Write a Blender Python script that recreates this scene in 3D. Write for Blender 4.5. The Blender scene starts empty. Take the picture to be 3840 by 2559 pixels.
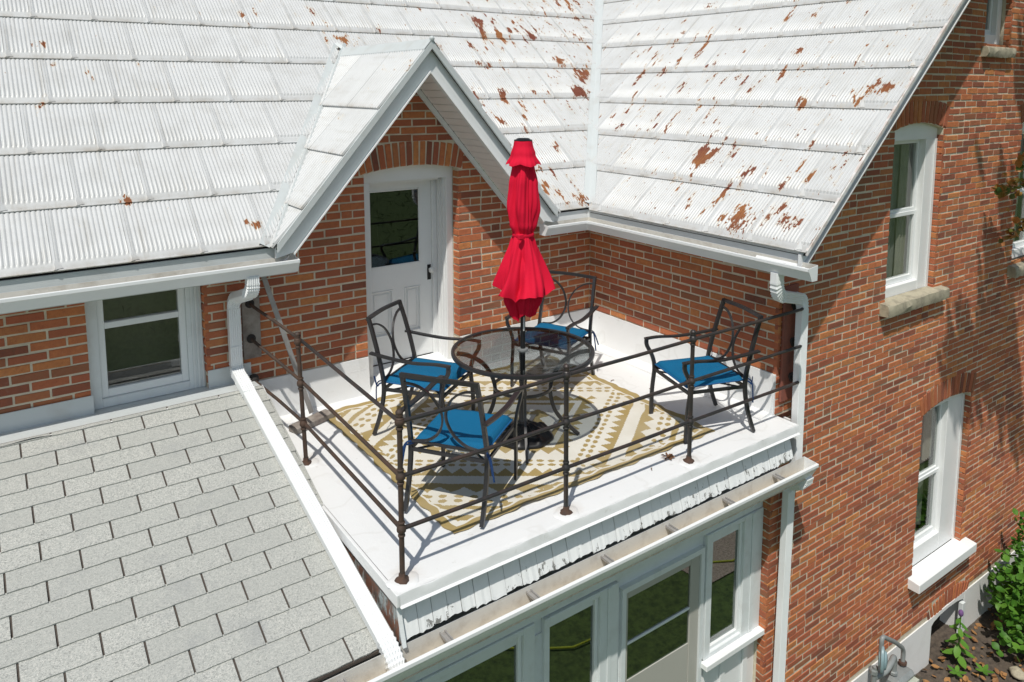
import bpy, bmesh, math, random
from mathutils import Vector, Matrix
R = random.Random(7)
rad = math.radians
scene = bpy.context.scene
col = scene.collection

# ---------------------------------------------------------------- camera
cam_d = bpy.data.cameras.new("camera")
cam = bpy.data.objects.new("camera", cam_d)
col.objects.link(cam)
CAM = Vector((-5.23386, -5.95903, 2.69288))
rgt = Vector((0.81593673, -0.57814121, 0.0)); upv = Vector((0.07115567, 0.10042274, 0.99239717)); fwd = Vector((0.5737457, 0.8097333, -0.12307663))
M = Matrix((rgt, upv, -fwd)).transposed().to_4x4()
M.translation = CAM
cam.matrix_world = M
cam_d.lens = 26.6485; cam_d.sensor_width = 36.0; cam_d.shift_y = -0.15603
cam_d.clip_start = 0.05; cam_d.clip_end = 600
scene.camera = cam

# ---------------------------------------------------------------- world, sun, exposure
SUN = Vector((-0.45, -0.385, 1.0)).normalized()
w = bpy.data.worlds.new("World"); scene.world = w; w.use_nodes = True
nt = w.node_tree; nt.nodes.clear()
sky = nt.nodes.new('ShaderNodeTexSky'); sky.sky_type = 'NISHITA'; sky.sun_disc = False
sky.sun_elevation = math.asin(SUN.z); sky.sun_rotation = math.atan2(SUN.x, SUN.y) % (2 * math.pi)
sky.air_density = 1.0; sky.dust_density = 1.2; sky.ozone_density = 1.0
bg = nt.nodes.new('ShaderNodeBackground'); bg.inputs[1].default_value = 0.10
wo = nt.nodes.new('ShaderNodeOutputWorld')
hs = nt.nodes.new('ShaderNodeHueSaturation'); hs.inputs['Saturation'].default_value = 0.78
tm = nt.nodes.new('ShaderNodeMix'); tm.data_type = 'RGBA'; tm.blend_type = 'MULTIPLY'; tm.inputs[0].default_value = 1.0; tm.inputs[7].default_value = (0.94, 1.0, 0.97, 1)
nt.links.new(sky.outputs[0], hs.inputs['Color']); nt.links.new(hs.outputs[0], tm.inputs[6]); nt.links.new(tm.outputs[2], bg.inputs[0]); nt.links.new(bg.outputs[0], wo.inputs[0])
sd = bpy.data.lights.new("sun", 'SUN'); sd.energy = 3.9; sd.angle = rad(0.55); sd.color = (1.0, 0.955, 0.88)
so = bpy.data.objects.new("sun", sd); col.objects.link(so)
so.rotation_euler = (-SUN).to_track_quat('-Z', 'Y').to_euler(); so.location = (-6, -6, 12)
scene.view_settings.view_transform = 'Standard'; scene.view_settings.look = 'None'
scene.view_settings.exposure = -0.08; scene.view_settings.gamma = 1.0
scene.view_settings.use_curve_mapping = False

def project(p):
    d = Vector(p) - CAM; z = d.dot(fwd)
    if z < 0.1: return None
    return (1920 + 2842.5 * d.dot(rgt) / z, 680.35 - 2842.5 * d.dot(upv) / z, z)

# ---------------------------------------------------------------- node helpers
class NT:
    def __init__(s, name):
        s.m = bpy.data.materials.new(name); s.m.use_nodes = True
        s.t = s.m.node_tree; s.t.nodes.clear()
        s.out = s.t.nodes.new('ShaderNodeOutputMaterial')
        s.b = s.t.nodes.new('ShaderNodeBsdfPrincipled')
        s.t.links.new(s.b.outputs[0], s.out.inputs[0])
    def n(s, typ, **kw):
        nd = s.t.nodes.new(typ)
        for k, v in kw.items():
            if k.startswith('i_'): nd.inputs[k[2:].replace('_', ' ')].default_value = v
            else: setattr(nd, k, v)
        return nd
    def l(s, a, b): s.t.links.new(a, b)
    def pos(s, scale=(1, 1, 1), obj=False):
        mp = s.n('ShaderNodeMapping'); mp.inputs['Scale'].default_value = scale
        if obj: c = s.n('ShaderNodeTexCoord'); s.l(c.outputs['Object'], mp.inputs[0])
        else: g = s.n('ShaderNodeNewGeometry'); s.l(g.outputs['Position'], mp.inputs[0])
        return mp.outputs[0]
    def noise(s, vec, scale, detail=4, rough=0.55):
        nd = s.n('ShaderNodeTexNoise'); nd.inputs['Scale'].default_value = scale
        nd.inputs['Detail'].default_value = detail; nd.inputs['Roughness'].default_value = rough
        s.l(vec, nd.inputs['Vector']); return nd.outputs[0]
    def ramp(s, fac, stops, const=False):
        r = s.n('ShaderNodeValToRGB'); e = r.color_ramp.elements
        if const: r.color_ramp.interpolation = 'CONSTANT'
        while len(e) > 1: e.remove(e[0])
        e[0].position = stops[0][0]; e[0].color = c4(stops[0][1])
        for p, c in stops[1:]:
            x = e.new(p); x.color = c4(c)
        s.l(fac, r.inputs[0]); return r.outputs[0]
    def mix(s, fac, a, b, mode='MIX'):
        m = s.n('ShaderNodeMix', data_type='RGBA', blend_type=mode)
        for i, v in ((0, fac), (6, a), (7, b)):
            if hasattr(v, 'is_output'): s.l(v, m.inputs[i])
            else: m.inputs[i].default_value = v if i == 0 else c4(v)
        return m.outputs[2]
    def math(s, op, a, b=0.0):
        m = s.n('ShaderNodeMath', operation=op)
        for i, v in ((0, a), (1, b)):
            if hasattr(v, 'is_output'): s.l(v, m.inputs[i])
            else: m.inputs[i].default_value = v
        return m.outputs[0]
    def bump(s, h, strength=0.3, dist=0.004):
        b = s.n('ShaderNodeBump'); b.inputs['Strength'].default_value = strength; b.inputs['Distance'].default_value = dist
        s.l(h, b.inputs['Height']); s.l(b.outputs[0], s.b.inputs['Normal'])
    def set(s, color=None, rough=None, metal=None, spec=None):
        for k, v in (('Base Color', color), ('Roughness', rough), ('Metallic', metal), ('Specular IOR Level', spec)):
            if v is None: continue
            if hasattr(v, 'is_output'): s.l(v, s.b.inputs[k])
            else: s.b.inputs[k].default_value = c4(v) if k == 'Base Color' else v
        return s.m
def c4(c):
    if isinstance(c, (int, float)): return (c, c, c, 1)
    return (c[0], c[1], c[2], 1) if len(c) == 3 else c

def mat_paint(name, colr, rough=0.45, dirt=0.25, dirtc=(0.42, 0.40, 0.36), bump=0.15, scale=3.0):
    s = NT(name); p = s.pos()
    a = s.noise(p, scale, 6, 0.6); b = s.noise(p, 42, 3)
    f = s.math('MULTIPLY', s.ramp(a, [(0.50, 0), (0.78, 1)]), dirt)
    c = s.mix(f, colr, dirtc)
    c2 = s.mix(s.ramp(b, [(0.62, 0), (0.8, 0.35)]), c, tuple(x * 0.86 for x in colr))
    s.bump(s.noise(p, 90, 3), bump, 0.002)
    return s.set(c2, rough)

M_WHITE = mat_paint('white_paint', (0.80, 0.81, 0.81), 0.4, 0.12)
M_TRIM = mat_paint('white_trim_paint', (0.70, 0.735, 0.74), 0.5, 0.3, bump=0.3, scale=7)
M_ALU = mat_paint('white_aluminium', (0.78, 0.80, 0.81), 0.33, 0.10, bump=0.04)
M_FLASH = mat_paint('flashing_paint', (0.56, 0.595, 0.60), 0.5, 0.45, bump=0.2, scale=5)
M_VINYL = mat_paint('vinyl_soffit', (0.80, 0.76, 0.74), 0.5, 0.05, bump=0.02)
M_BEIGE = mat_paint('gutter_inside', (0.66, 0.64, 0.59), 0.7, 0.5, (0.30, 0.25, 0.19), 0.4, 9)
M_SASH = mat_paint('vinyl_sash', (0.78, 0.80, 0.80), 0.35, 0.05, bump=0.03)
M_STORM = mat_paint('storm_door_frame', (0.42, 0.41, 0.37), 0.5, 0.2, bump=0.1)

def mat_deck():
    s = NT('roof_membrane'); p = s.pos()
    a = s.noise(p, 1.6, 5, 0.6); b = s.noise(p, 14, 5)
    c = s.mix(s.ramp(a, [(0.45, 0), (0.75, 0.5)]), (0.77, 0.78, 0.785), (0.70, 0.71, 0.715))
    c = s.mix(s.ramp(b, [(0.66, 0), (0.74, 0.5)]), c, (0.57, 0.565, 0.54))
    s.bump(s.math('ADD', s.noise(p, 55, 4), s.math('MULTIPLY', s.noise(p, 4, 3), 2.5)), 0.28, 0.004)
    for (x_, y_) in ((-3.44, -2.41), (-3.41, -.83), (-2.29, -2.43), (-1.14, -2.43)):
        dn = s.n('ShaderNodeVectorMath', operation='DISTANCE'); s.l(p, dn.inputs[0]); dn.inputs[1].default_value = (x_, y_, 0)
        dd = s.math('ADD', dn.outputs['Value'], s.math('MULTIPLY', s.math('SUBTRACT', s.noise(p, 18, 4), .5), .10))
        c = s.mix(s.ramp(dd, [(0.0, .35), (.05, .22), (.11, 0)]), c, (.50, .40, .30))
    n5 = s.noise(p, 2.2, 3, .4)
    c = s.mix(s.ramp(n5, [(.535, 0), (.548, .16), (.556, .16), (.57, 0)]), c, (.50, .49, .45))
    return s.set(c, 0.55)
M_DECK = mat_deck()

def mat_roof(name, along):            # painted pressed metal, paint flaking to rust, streaks run up the slope
    s = NT(name)
    sc = (7, 2.2, 3.0) if along == 'y' else (2.2, 7, 3.0)
    p = s.pos(sc); q = s.pos()
    big = s.noise(q, 0.9, 2, 0.5)
    g = s.n('ShaderNodeNewGeometry'); sx = s.n('ShaderNodeSeparateXYZ'); s.l(g.outputs['Position'], sx.inputs[0])
    if along == 'y':                  # more flaking towards the valley
        m = s.n('ShaderNodeMapRange'); m.inputs[1].default_value = -3.2; m.inputs[2].default_value = 0.9
        m.inputs[3].default_value = -0.028; m.inputs[4].default_value = 0.094; s.l(sx.outputs[0], m.inputs[0]); gain = m.outputs[0]
    else:
        m = s.n('ShaderNodeMapRange'); m.inputs[1].default_value = 3.0; m.inputs[2].default_value = 0.0
        m.inputs[3].default_value = 0.035; m.inputs[4].default_value = 0.052; s.l(sx.outputs[0], m.inputs[0]); gain = m.outputs[0]
    n1 = s.noise(p, 1.35, 7, 0.66)
    big2 = s.noise(s.pos((1.3, 1.3, 1)), 1.7, 2, 0.5)
    v = s.math('ADD', s.math('ADD', n1, gain), s.math('ADD', s.math('MULTIPLY', s.math('SUBTRACT', big, 0.5), 0.26), s.math('MULTIPLY', s.math('SUBTRACT', big2, 0.5), 0.20)))
    fl = s.noise(s.pos((3.0, 1.1, 1.5) if along == 'y' else (1.1, 3.0, 1.5)), 15, 4, 0.6)
    v = s.math('MAXIMUM', v, s.math('ADD', s.math('ADD', fl, s.math('MULTIPLY', gain, 0.9)), -0.050))
    spots = [(.25, -1.29, 2.05, .22), (-.21, -2.12, 1.62, .26), (-.17, -2.53, 1.65, .16), (.91, -2.58, 2.67, .16), (1.29, -1.51, 3.02, .12), (1.94, .14, 3.62, .13), (.47, .05, 2.26, .14)] if along == 'x' else [(.5, 1.73, 3.31, .15), (.66, 1.35, 2.98, .18), (.62, .94, 2.62, .18), (-.47, 1.29, 2.93, .13), (-4.77, 1.41, 3.03, .14), (-4.4, .07, 1.88, .10), (-.35, -.30, 1.56, .12), (-3.55, -.2, 1.64, .14)]
    for (x_, y_, z_, r_) in spots:
        dn = s.n('ShaderNodeVectorMath', operation='DISTANCE'); s.l(q, dn.inputs[0]); dn.inputs[1].default_value = (x_, y_, z_)
        m_ = s.n('ShaderNodeMapRange', interpolation_type='SMOOTHSTEP'); m_.inputs[1].default_value = r_; m_.inputs[2].default_value = r_ * .15; m_.inputs[3].default_value = 0; m_.inputs[4].default_value = .16
        s.l(dn.outputs['Value'], m_.inputs[0]); v = s.math('ADD', v, m_.outputs[0])
    mask = s.ramp(v, [(0.675, 0), (0.683, 1)])
    edge = s.ramp(v, [(0.63, 0), (0.676, 1)])
    hue = s.noise(s.pos((1, 1, 1)), 2.1, 3)
    rust = s.mix(s.ramp(hue, [(0.42, 0), (0.62, 1)]), (0.145, 0.034, 0.022), (0.31, 0.125, 0.035))
    rust = s.mix(s.ramp(s.noise(q, 60, 4), [(0.3, 0), (0.7, 0.7)]), rust, (0.20, 0.07, 0.035))
    spk = s.noise(s.pos((3, 3, 3)), 16, 3)
    base = s.mix(s.ramp(s.noise(q, 5, 5), [(0.45, 0), (0.75, 0.55)]), (0.575, 0.585, 0.59), (0.46, 0.46, 0.45))
    base = s.mix(s.ramp(spk, [(0.70, 0), (0.76, 0.65)]), base, (0.42, 0.40, 0.38))
    strk = s.noise(s.pos((16, 1.0, 1) if along == 'y' else (1.0, 16, 1)), 1.6, 4, 0.7)
    base = s.mix(s.ramp(strk, [(0.55, 0), (0.76, 0.6)]), base, (0.40, 0.385, 0.35))
    ph = s.noise(q, 26, 4)
    tc = s.n('ShaderNodeTexCoord'); so_ = s.n('ShaderNodeSeparateXYZ'); s.l(tc.outputs['Object'], so_.inputs[0])
    seam = s.ramp(so_.outputs[1], [(0.0, 1), (0.012, .8), (0.05, .15), (0.09, 0)])
    drt = s.math('MULTIPLY', seam, s.ramp(s.noise(q, 6, 6, .7), [(.38, 0), (.68, .85)]))
    base = s.mix(drt, base, (0.33, 0.29, 0.24))
    base = s.mix(s.math('MULTIPLY', edge, 0.6), base, (0.60, 0.53, 0.42))
    c = s.mix(mask, base, rust)
    s.l(s.ramp(mask, [(0, 0.42), (1, 0.85)]), s.b.inputs['Roughness'])
    s.bump(s.math('ADD', s.math('MULTIPLY', mask, -0.6), s.math('MULTIPLY', ph, 0.25)), 0.5, 0.003)
    return s.set(c)
M_ROOF_Y = mat_roof('flaking_roof_paint_a', 'y'); M_ROOF_X = mat_roof('flaking_roof_paint_b', 'x')

def mat_brick(name, island):
    s = NT(name); p = s.pos()
    if island: g = s.n('ShaderNodeNewGeometry'); rnd = g.outputs['Random Per Island']
    else: o = s.n('ShaderNodeObjectInfo'); rnd = o.outputs['Random']
    c = s.ramp(rnd, [(0.0, (0.17, 0.075, 0.054)), (0.12, (0.34, 0.112, 0.066)), (0.25, (0.48, 0.155, 0.074)), (0.42, (0.57, 0.205, 0.080)), (0.55, (0.41, 0.125, 0.070)), (0.68, (0.53, 0.175, 0.074)), (0.80, (0.62, 0.262, 0.090)), (0.90, (0.36, 0.140, 0.074)), (1.0, (0.25, 0.125, 0.072))])
    n = s.noise(p, 22, 6, 0.65); n2 = s.noise(p, 130, 3, 0.6); n3 = s.noise(p, 0.8, 3)
    c = s.mix(s.ramp(n, [(0.35, 0), (0.72, 0.6)]), c, (0.34, 0.10, 0.055))
    c = s.mix(s.ramp(n2, [(0.60, 0), (0.74, 0.5)]), c, (0.12, 0.05, 0.035))
    c = s.mix(s.ramp(s.noise(p, 9, 6, 0.7), [(0.60, 0), (0.72, 0.25)]), c, (0.50, 0.36, 0.27))
    c = s.mix(s.ramp(n3, [(0.4, 0), (0.7, 0.22)]), c, (0.42, 0.14, 0.06))
    s.bump(s.math('ADD', n, n2), 0.55, 0.005)
    return s.set(c, 0.88, spec=0.25)
M_BRICK = mat_brick('old_red_brick', False); M_BRICKS = mat_brick('old_red_brick_mass', True)
def mat_mortar():
    s = NT('lime_mortar'); p = s.pos()
    c = s.mix(s.ramp(s.noise(p, 6, 6), [(0.35, 0), (0.68, 1)]), (0.76, 0.68, 0.53), (0.54, 0.48, 0.38))
    c = s.mix(s.ramp(s.noise(p, 70, 3), [(0.55, 0), (0.75, 0.6)]), c, (0.55, 0.48, 0.37))
    s.bump(s.noise(p, 80, 5, 0.7), 0.8, 0.006)
    return s.set(c, 0.95, spec=0.1)
M_MORTAR = mat_mortar()

def mat_shingle():
    s = NT('asphalt_granules'); p = s.pos(); o = s.n('ShaderNodeObjectInfo')
    v = s.n('ShaderNodeTexVoronoi'); v.inputs['Scale'].default_value = 190; s.l(p, v.inputs['Vector'])
    sp = s.n('ShaderNodeSeparateColor'); s.l(v.outputs['Color'], sp.inputs[0])
    c = s.ramp(sp.outputs[0], [(0.0, (0.26, 0.265, 0.255)), (0.16, (0.37, 0.38, 0.36)), (0.5, (0.43, 0.44, 0.415)), (0.8, (0.49, 0.495, 0.465)), (1.0, (0.57, 0.565, 0.53))])
    c = s.mix(s.math('MULTIPLY', o.outputs['Random'], 0.5), c, (0.36, 0.37, 0.35))
    c = s.mix(s.ramp(s.noise(p, 3.2, 6, 0.7), [(0.56, 0), (0.75, 0.6)]), c, (0.30, 0.31, 0.31))
    c = s.mix(s.ramp(s.noise(p, 11, 7, 0.75), [(0.64, 0), (0.72, 0.55)]), c, (0.22, 0.22, 0.22))
    s.bump(v.outputs['Distance'], 0.6, 0.003)
    return s.set(c, 0.95, spec=0.2)
M_SHINGLE = mat_shingle()
def simple(name, c, rough=0.5, metal=0.0, nz=30, amt=0.3, c2=None, bump=0.2, spec=None):
    s = NT(name); p = s.pos(obj=False)
    cc = s.mix(s.math('MULTIPLY', s.ramp(s.noise(p, nz, 5, 0.65), [(0.42, 0), (0.68, 1)]), amt), c, c2 or tuple(x * 0.5 for x in c4(c)[:3]))
    s.bump(s.noise(p, nz * 2.5, 4), bump, 0.003)
    return s.set(cc, rough, metal, spec)
M_TAR = simple('roofing_underside', (0.035, 0.03, 0.028), 0.9)
M_IRON = simple('weathered_iron', (0.036, 0.034, 0.034), 0.42, 0.25, 9, 0.85, (0.080, 0.052, 0.042), 0.45)
M_IRONR = simple('rusty_iron', (0.085, 0.050, 0.034), 0.7, 0.2, 11, 0.95, (0.040, 0.036, 0.034), 0.6)
M_RUST = simple('flaky_rust', (0.085, 0.045, 0.03), 0.9, 0, 25, 0.9, (0.05, 0.035, 0.03), 0.9)
M_BRONZE = simple('brown_powder_coat', (0.033, 0.032, 0.034), 0.34, 0.15, 20, 0.3, bump=0.08)
M_BLACK = simple('black_metal', (0.014, 0.014, 0.015), 0.38, 0.2, 40, 0.2, bump=0.05)
M_STONE = simple('limestone_sill', (0.42, 0.38, 0.28), 0.9, 0, 11, 0.8, (0.20, 0.18, 0.14), 0.9)
M_GREYWOOD = simple('weathered_wood', (0.30, 0.27, 0.24), 0.9, 0, 8, 0.8, (0.15, 0.115, 0.10), 0.8)
M_REDWOOD = simple('faded_red_board', (0.27, 0.085, 0.055), 0.85, 0, 7, 0.7, (0.14, 0.06, 0.05), 0.6)
M_GALV = simple('galvanised_strap', (0.36, 0.35, 0.34), 0.6, 0.3, 12, 0.6, (0.22, 0.20, 0.19), 0.3)
M_METER = simple('grey_meter_paint', (0.25, 0.27, 0.27), 0.45, 0.0, 10, 0.4, bump=0.1)
M_REG = simple('blue_grey_casting', (0.24, 0.34, 0.37), 0.4, 0.0, 10, 0.3, bump=0.1)
M_SCUM = simple('granule_silt', (0.62, 0.52, 0.38), 0.95, 0, 30, 0.8, (0.36, 0.29, 0.20), 1.0)
M_SOIL = simple('garden_soil', (0.10, 0.078, 0.060), 0.95, 0, 18, 0.9, (0.042, 0.034, 0.028), 1.0)
M_FOUND = mat_paint('foundation_whitewash', (0.76, 0.76, 0.75), 0.8, 0.25, bump=0.8, scale=4)
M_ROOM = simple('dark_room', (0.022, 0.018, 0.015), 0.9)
M_CURTAIN = simple('curtain_cloth', (0.34, 0.34, 0.31), 0.9, 0, 6, 0.3)
M_LINEN = simple('pale_curtain', (0.50, 0.47, 0.40), 0.9, 0, 6, 0.3)
M_GREEN = simple('green_room_wall', (0.10, 0.24, 0.09), 0.8, 0, 6, 0.4)
M_PORC = simple('porcelain', (0.75, 0.74, 0.72), 0.15)
M_TWIG = simple('brown_twig', (0.16, 0.09, 0.05), 0.9)
M_BARK = simple('tree_bark', (0.13, 0.10, 0.075), 0.95, 0, 12, 0.7, bump=1.0)
M_CHROME = simple('grey_plastic', (0.20, 0.21, 0.21), 0.4)
M_LABEL = simple('white_sticker', (0.70, 0.70, 0.68), 0.5, 0, 55, 0.35, (0.3, 0.3, 0.32))
def mat_rusted_tin():
    s = NT('peeling_tin_side'); p = s.pos((1, 5, 1.2))
    c = s.mix(s.ramp(s.noise(p, 2.6, 6, 0.7), [(0.44, 0), (0.50, 1)]), (0.30, 0.34, 0.34), (0.17, 0.075, 0.045))
    c = s.mix(s.ramp(s.noise(s.pos(), 24, 5), [(0.5, 0), (0.62, 0.8)]), c, (0.10, 0.09, 0.08))
    return s.set(c, 0.8)
M_TIN = mat_rusted_tin()
def mat_skirt():
    s = NT('peeling_shake_paint'); p = s.pos((3, 1, 1.4))
    n = s.noise(p, 7, 7, 0.72)
    g = s.n('ShaderNodeNewGeometry'); sx = s.n('ShaderNodeSeparateXYZ'); s.l(g.outputs['Position'], sx.inputs[0])
    mr = s.n('ShaderNodeMapRange'); mr.inputs[1].default_value = -0.12; mr.inputs[2].default_value = -0.30; mr.inputs[3].default_value = -0.10; mr.inputs[4].default_value = 0.10
    s.l(sx.outputs[2], mr.inputs[0])
    v = s.math('ADD', n, mr.outputs[0])
    c = s.mix(s.ramp(v, [(0.635, 0), (0.65, 1)]), (0.78, 0.80, 0.80), (0.22, 0.22, 0.21))
    s.bump(v, 0.4, 0.004)
    return s.set(c, 0.6)
M_SHAKE = mat_skirt()

def mat_glass(name, tint, refl=0.9, rough=0.0, ior=1.5):
    m = bpy.data.materials.new(name); m.use_nodes = True; t = m.node_tree; t.nodes.clear()
    o = t.nodes.new('ShaderNodeOutputMaterial'); mx = t.nodes.new('ShaderNodeMixShader')
    tr = t.nodes.new('ShaderNodeBsdfTransparent'); tr.inputs[0].default_value = c4(tint)
    gl = t.nodes.new('ShaderNodeBsdfGlossy'); gl.inputs['Roughness'].default_value = rough; gl.inputs[0].default_value = (refl, refl, refl, 1)
    lw = t.nodes.new('ShaderNodeLayerWeight'); lw.inputs[0].default_value = 0.5
    pw = t.nodes.new('ShaderNodeMath'); pw.operation = 'POWER'; pw.inputs[1].default_value = 5.0; t.links.new(lw.outputs['Facing'], pw.inputs[0])
    r0 = ((ior - 1) / (ior + 1)) ** 2
    ma = t.nodes.new('ShaderNodeMath'); ma.operation = 'MULTIPLY_ADD'; ma.inputs[1].default_value = 1 - r0; ma.inputs[2].default_value = r0; t.links.new(pw.outputs[0], ma.inputs[0])
    t.links.new(ma.outputs[0], mx.inputs[0]); t.links.new(tr.outputs[0], mx.inputs[1]); t.links.new(gl.outputs[0], mx.inputs[2]); t.links.new(mx.outputs[0], o.inputs[0])
    return m
M_PANE = mat_glass('window_glass', (0.84, 0.86, 0.85), 1.0, 0.0, 1.75)
M_PANE2 = mat_glass('porch_glass', (0.55, 0.62, 0.60), 1.0, 0.0, 2.5)
M_TGLASS = mat_glass('smoked_table_glass', (0.56, 0.59, 0.60), 1.0, 0.02, 1.5)
M_CLEAR = mat_glass('clear_plastic', (0.85, 0.88, 0.82), 1.0, 0.05, 1.45)

def mat_red():
    s = NT('red_canvas'); p = s.pos(obj=True)
    c = s.mix(s.ramp(s.noise(p, 6, 5), [(0.4, 0), (0.7, 0.5)]), (0.66, 0.009, 0.040), (0.56, 0.006, 0.028))
    wv = s.noise(s.pos((1, 1, 1)), 420, 2); s.bump(wv, 0.15, 0.001)
    return s.set(c, 0.8, spec=0.15)
M_RED = mat_red()
def mat_cushion():
    s = NT('blue_textured_fabric'); p = s.pos(obj=True)
    wv = s.n('ShaderNodeTexWave', wave_type='BANDS', bands_direction='DIAGONAL'); wv.inputs['Scale'].default_value = 42; wv.inputs['Distortion'].default_value = 5; wv.inputs['Detail'].default_value = 2; wv.inputs['Detail Scale'].default_value = 6
    s.l(p, wv.inputs[0])
    c = s.mix(s.math('MULTIPLY', wv.outputs['Fac'], 0.5), (0.003, 0.115, 0.25), (0.006, 0.155, 0.32))
    s.bump(wv.outputs['Fac'], 0.45, 0.004)
    return s.set(c, 0.72, spec=0.25)
M_CUSH = mat_cushion()
M_CUSHEDGE = simple('blue_piping', (0.004, 0.10, 0.27), 0.7)
M_TIE = simple('navy_tie', (0.004, 0.035, 0.13), 0.8)

def mat_leaf(name, a, b, rough=0.5, trans=0.35):
    s = NT(name); o = s.n('ShaderNodeNewGeometry')
    c = s.mix(o.outputs['Random Per Island'], a, b)
    c = s.mix(s.ramp(s.noise(s.pos(), 40, 3), [(0.4, 0), (0.7, 0.4)]), c, tuple(x * 0.7 for x in a))
    s.set(c, rough, spec=0.35)
    tl = s.n('ShaderNodeBsdfTranslucent'); s.l(c, tl.inputs[0])
    mx = s.n('ShaderNodeMixShader'); mx.inputs[0].default_value = trans
    s.l(s.b.outputs[0], mx.inputs[1]); s.l(tl.outputs[0], mx.inputs[2]); s.l(mx.outputs[0], s.out.inputs[0])
    return s.m
def mat_leaf_obj(name, a, b, trans=0.35):
    s = NT(name); o = s.n('ShaderNodeObjectInfo')
    c = s.mix(o.outputs['Random'], a, b)
    s.set(c, 0.5, spec=0.35)
    tl = s.n('ShaderNodeBsdfTranslucent'); s.l(c, tl.inputs[0])
    mx = s.n('ShaderNodeMixShader'); mx.inputs[0].default_value = trans
    s.l(s.b.outputs[0], mx.inputs[1]); s.l(tl.outputs[0], mx.inputs[2]); s.l(mx.outputs[0], s.out.inputs[0])
    return s.m
M_LEAF = mat_leaf('shrub_leaf_mass', (0.055, 0.16, 0.018), (0.12, 0.27, 0.035))
M_LEAFO = mat_leaf_obj('shrub_leaf', (0.06, 0.18, 0.02), (0.15, 0.32, 0.04))
M_WEED = mat_leaf_obj('weed_leaf', (0.09, 0.24, 0.03), (0.16, 0.34, 0.05))
M_TREELEAF = mat_leaf('tree_leaf', (0.03, 0.06, 0.014), (0.065, 0.11, 0.024), 0.5, 0.12)
M_VINE = mat_leaf_obj('vine_leaf', (0.06, 0.13, 0.03), (0.46, 0.20, 0.05), 0.25)
M_DRY = mat_leaf('dry_leaf', (0.42, 0.22, 0.08), (0.22, 0.11, 0.05), 0.8, 0.1)
M_DRYO = mat_leaf_obj('dry_leaf_single', (0.24, 0.11, 0.05), (0.16, 0.08, 0.04), 0.1)
M_GRASS = simple('mown_lawn', (0.075, 0.12, 0.028), 0.9, 0, 16, 1.0, (0.022, 0.042, 0.010), 1.0)
M_GRAVEL = simple('pinkish_gravel', (0.36, 0.30, 0.26), 0.95, 0, 38, 0.9, (0.15, 0.12, 0.10), 1.0)
M_HOSE = simple('yellow_rope', (0.42, 0.48, 0.04), 0.6)

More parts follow.
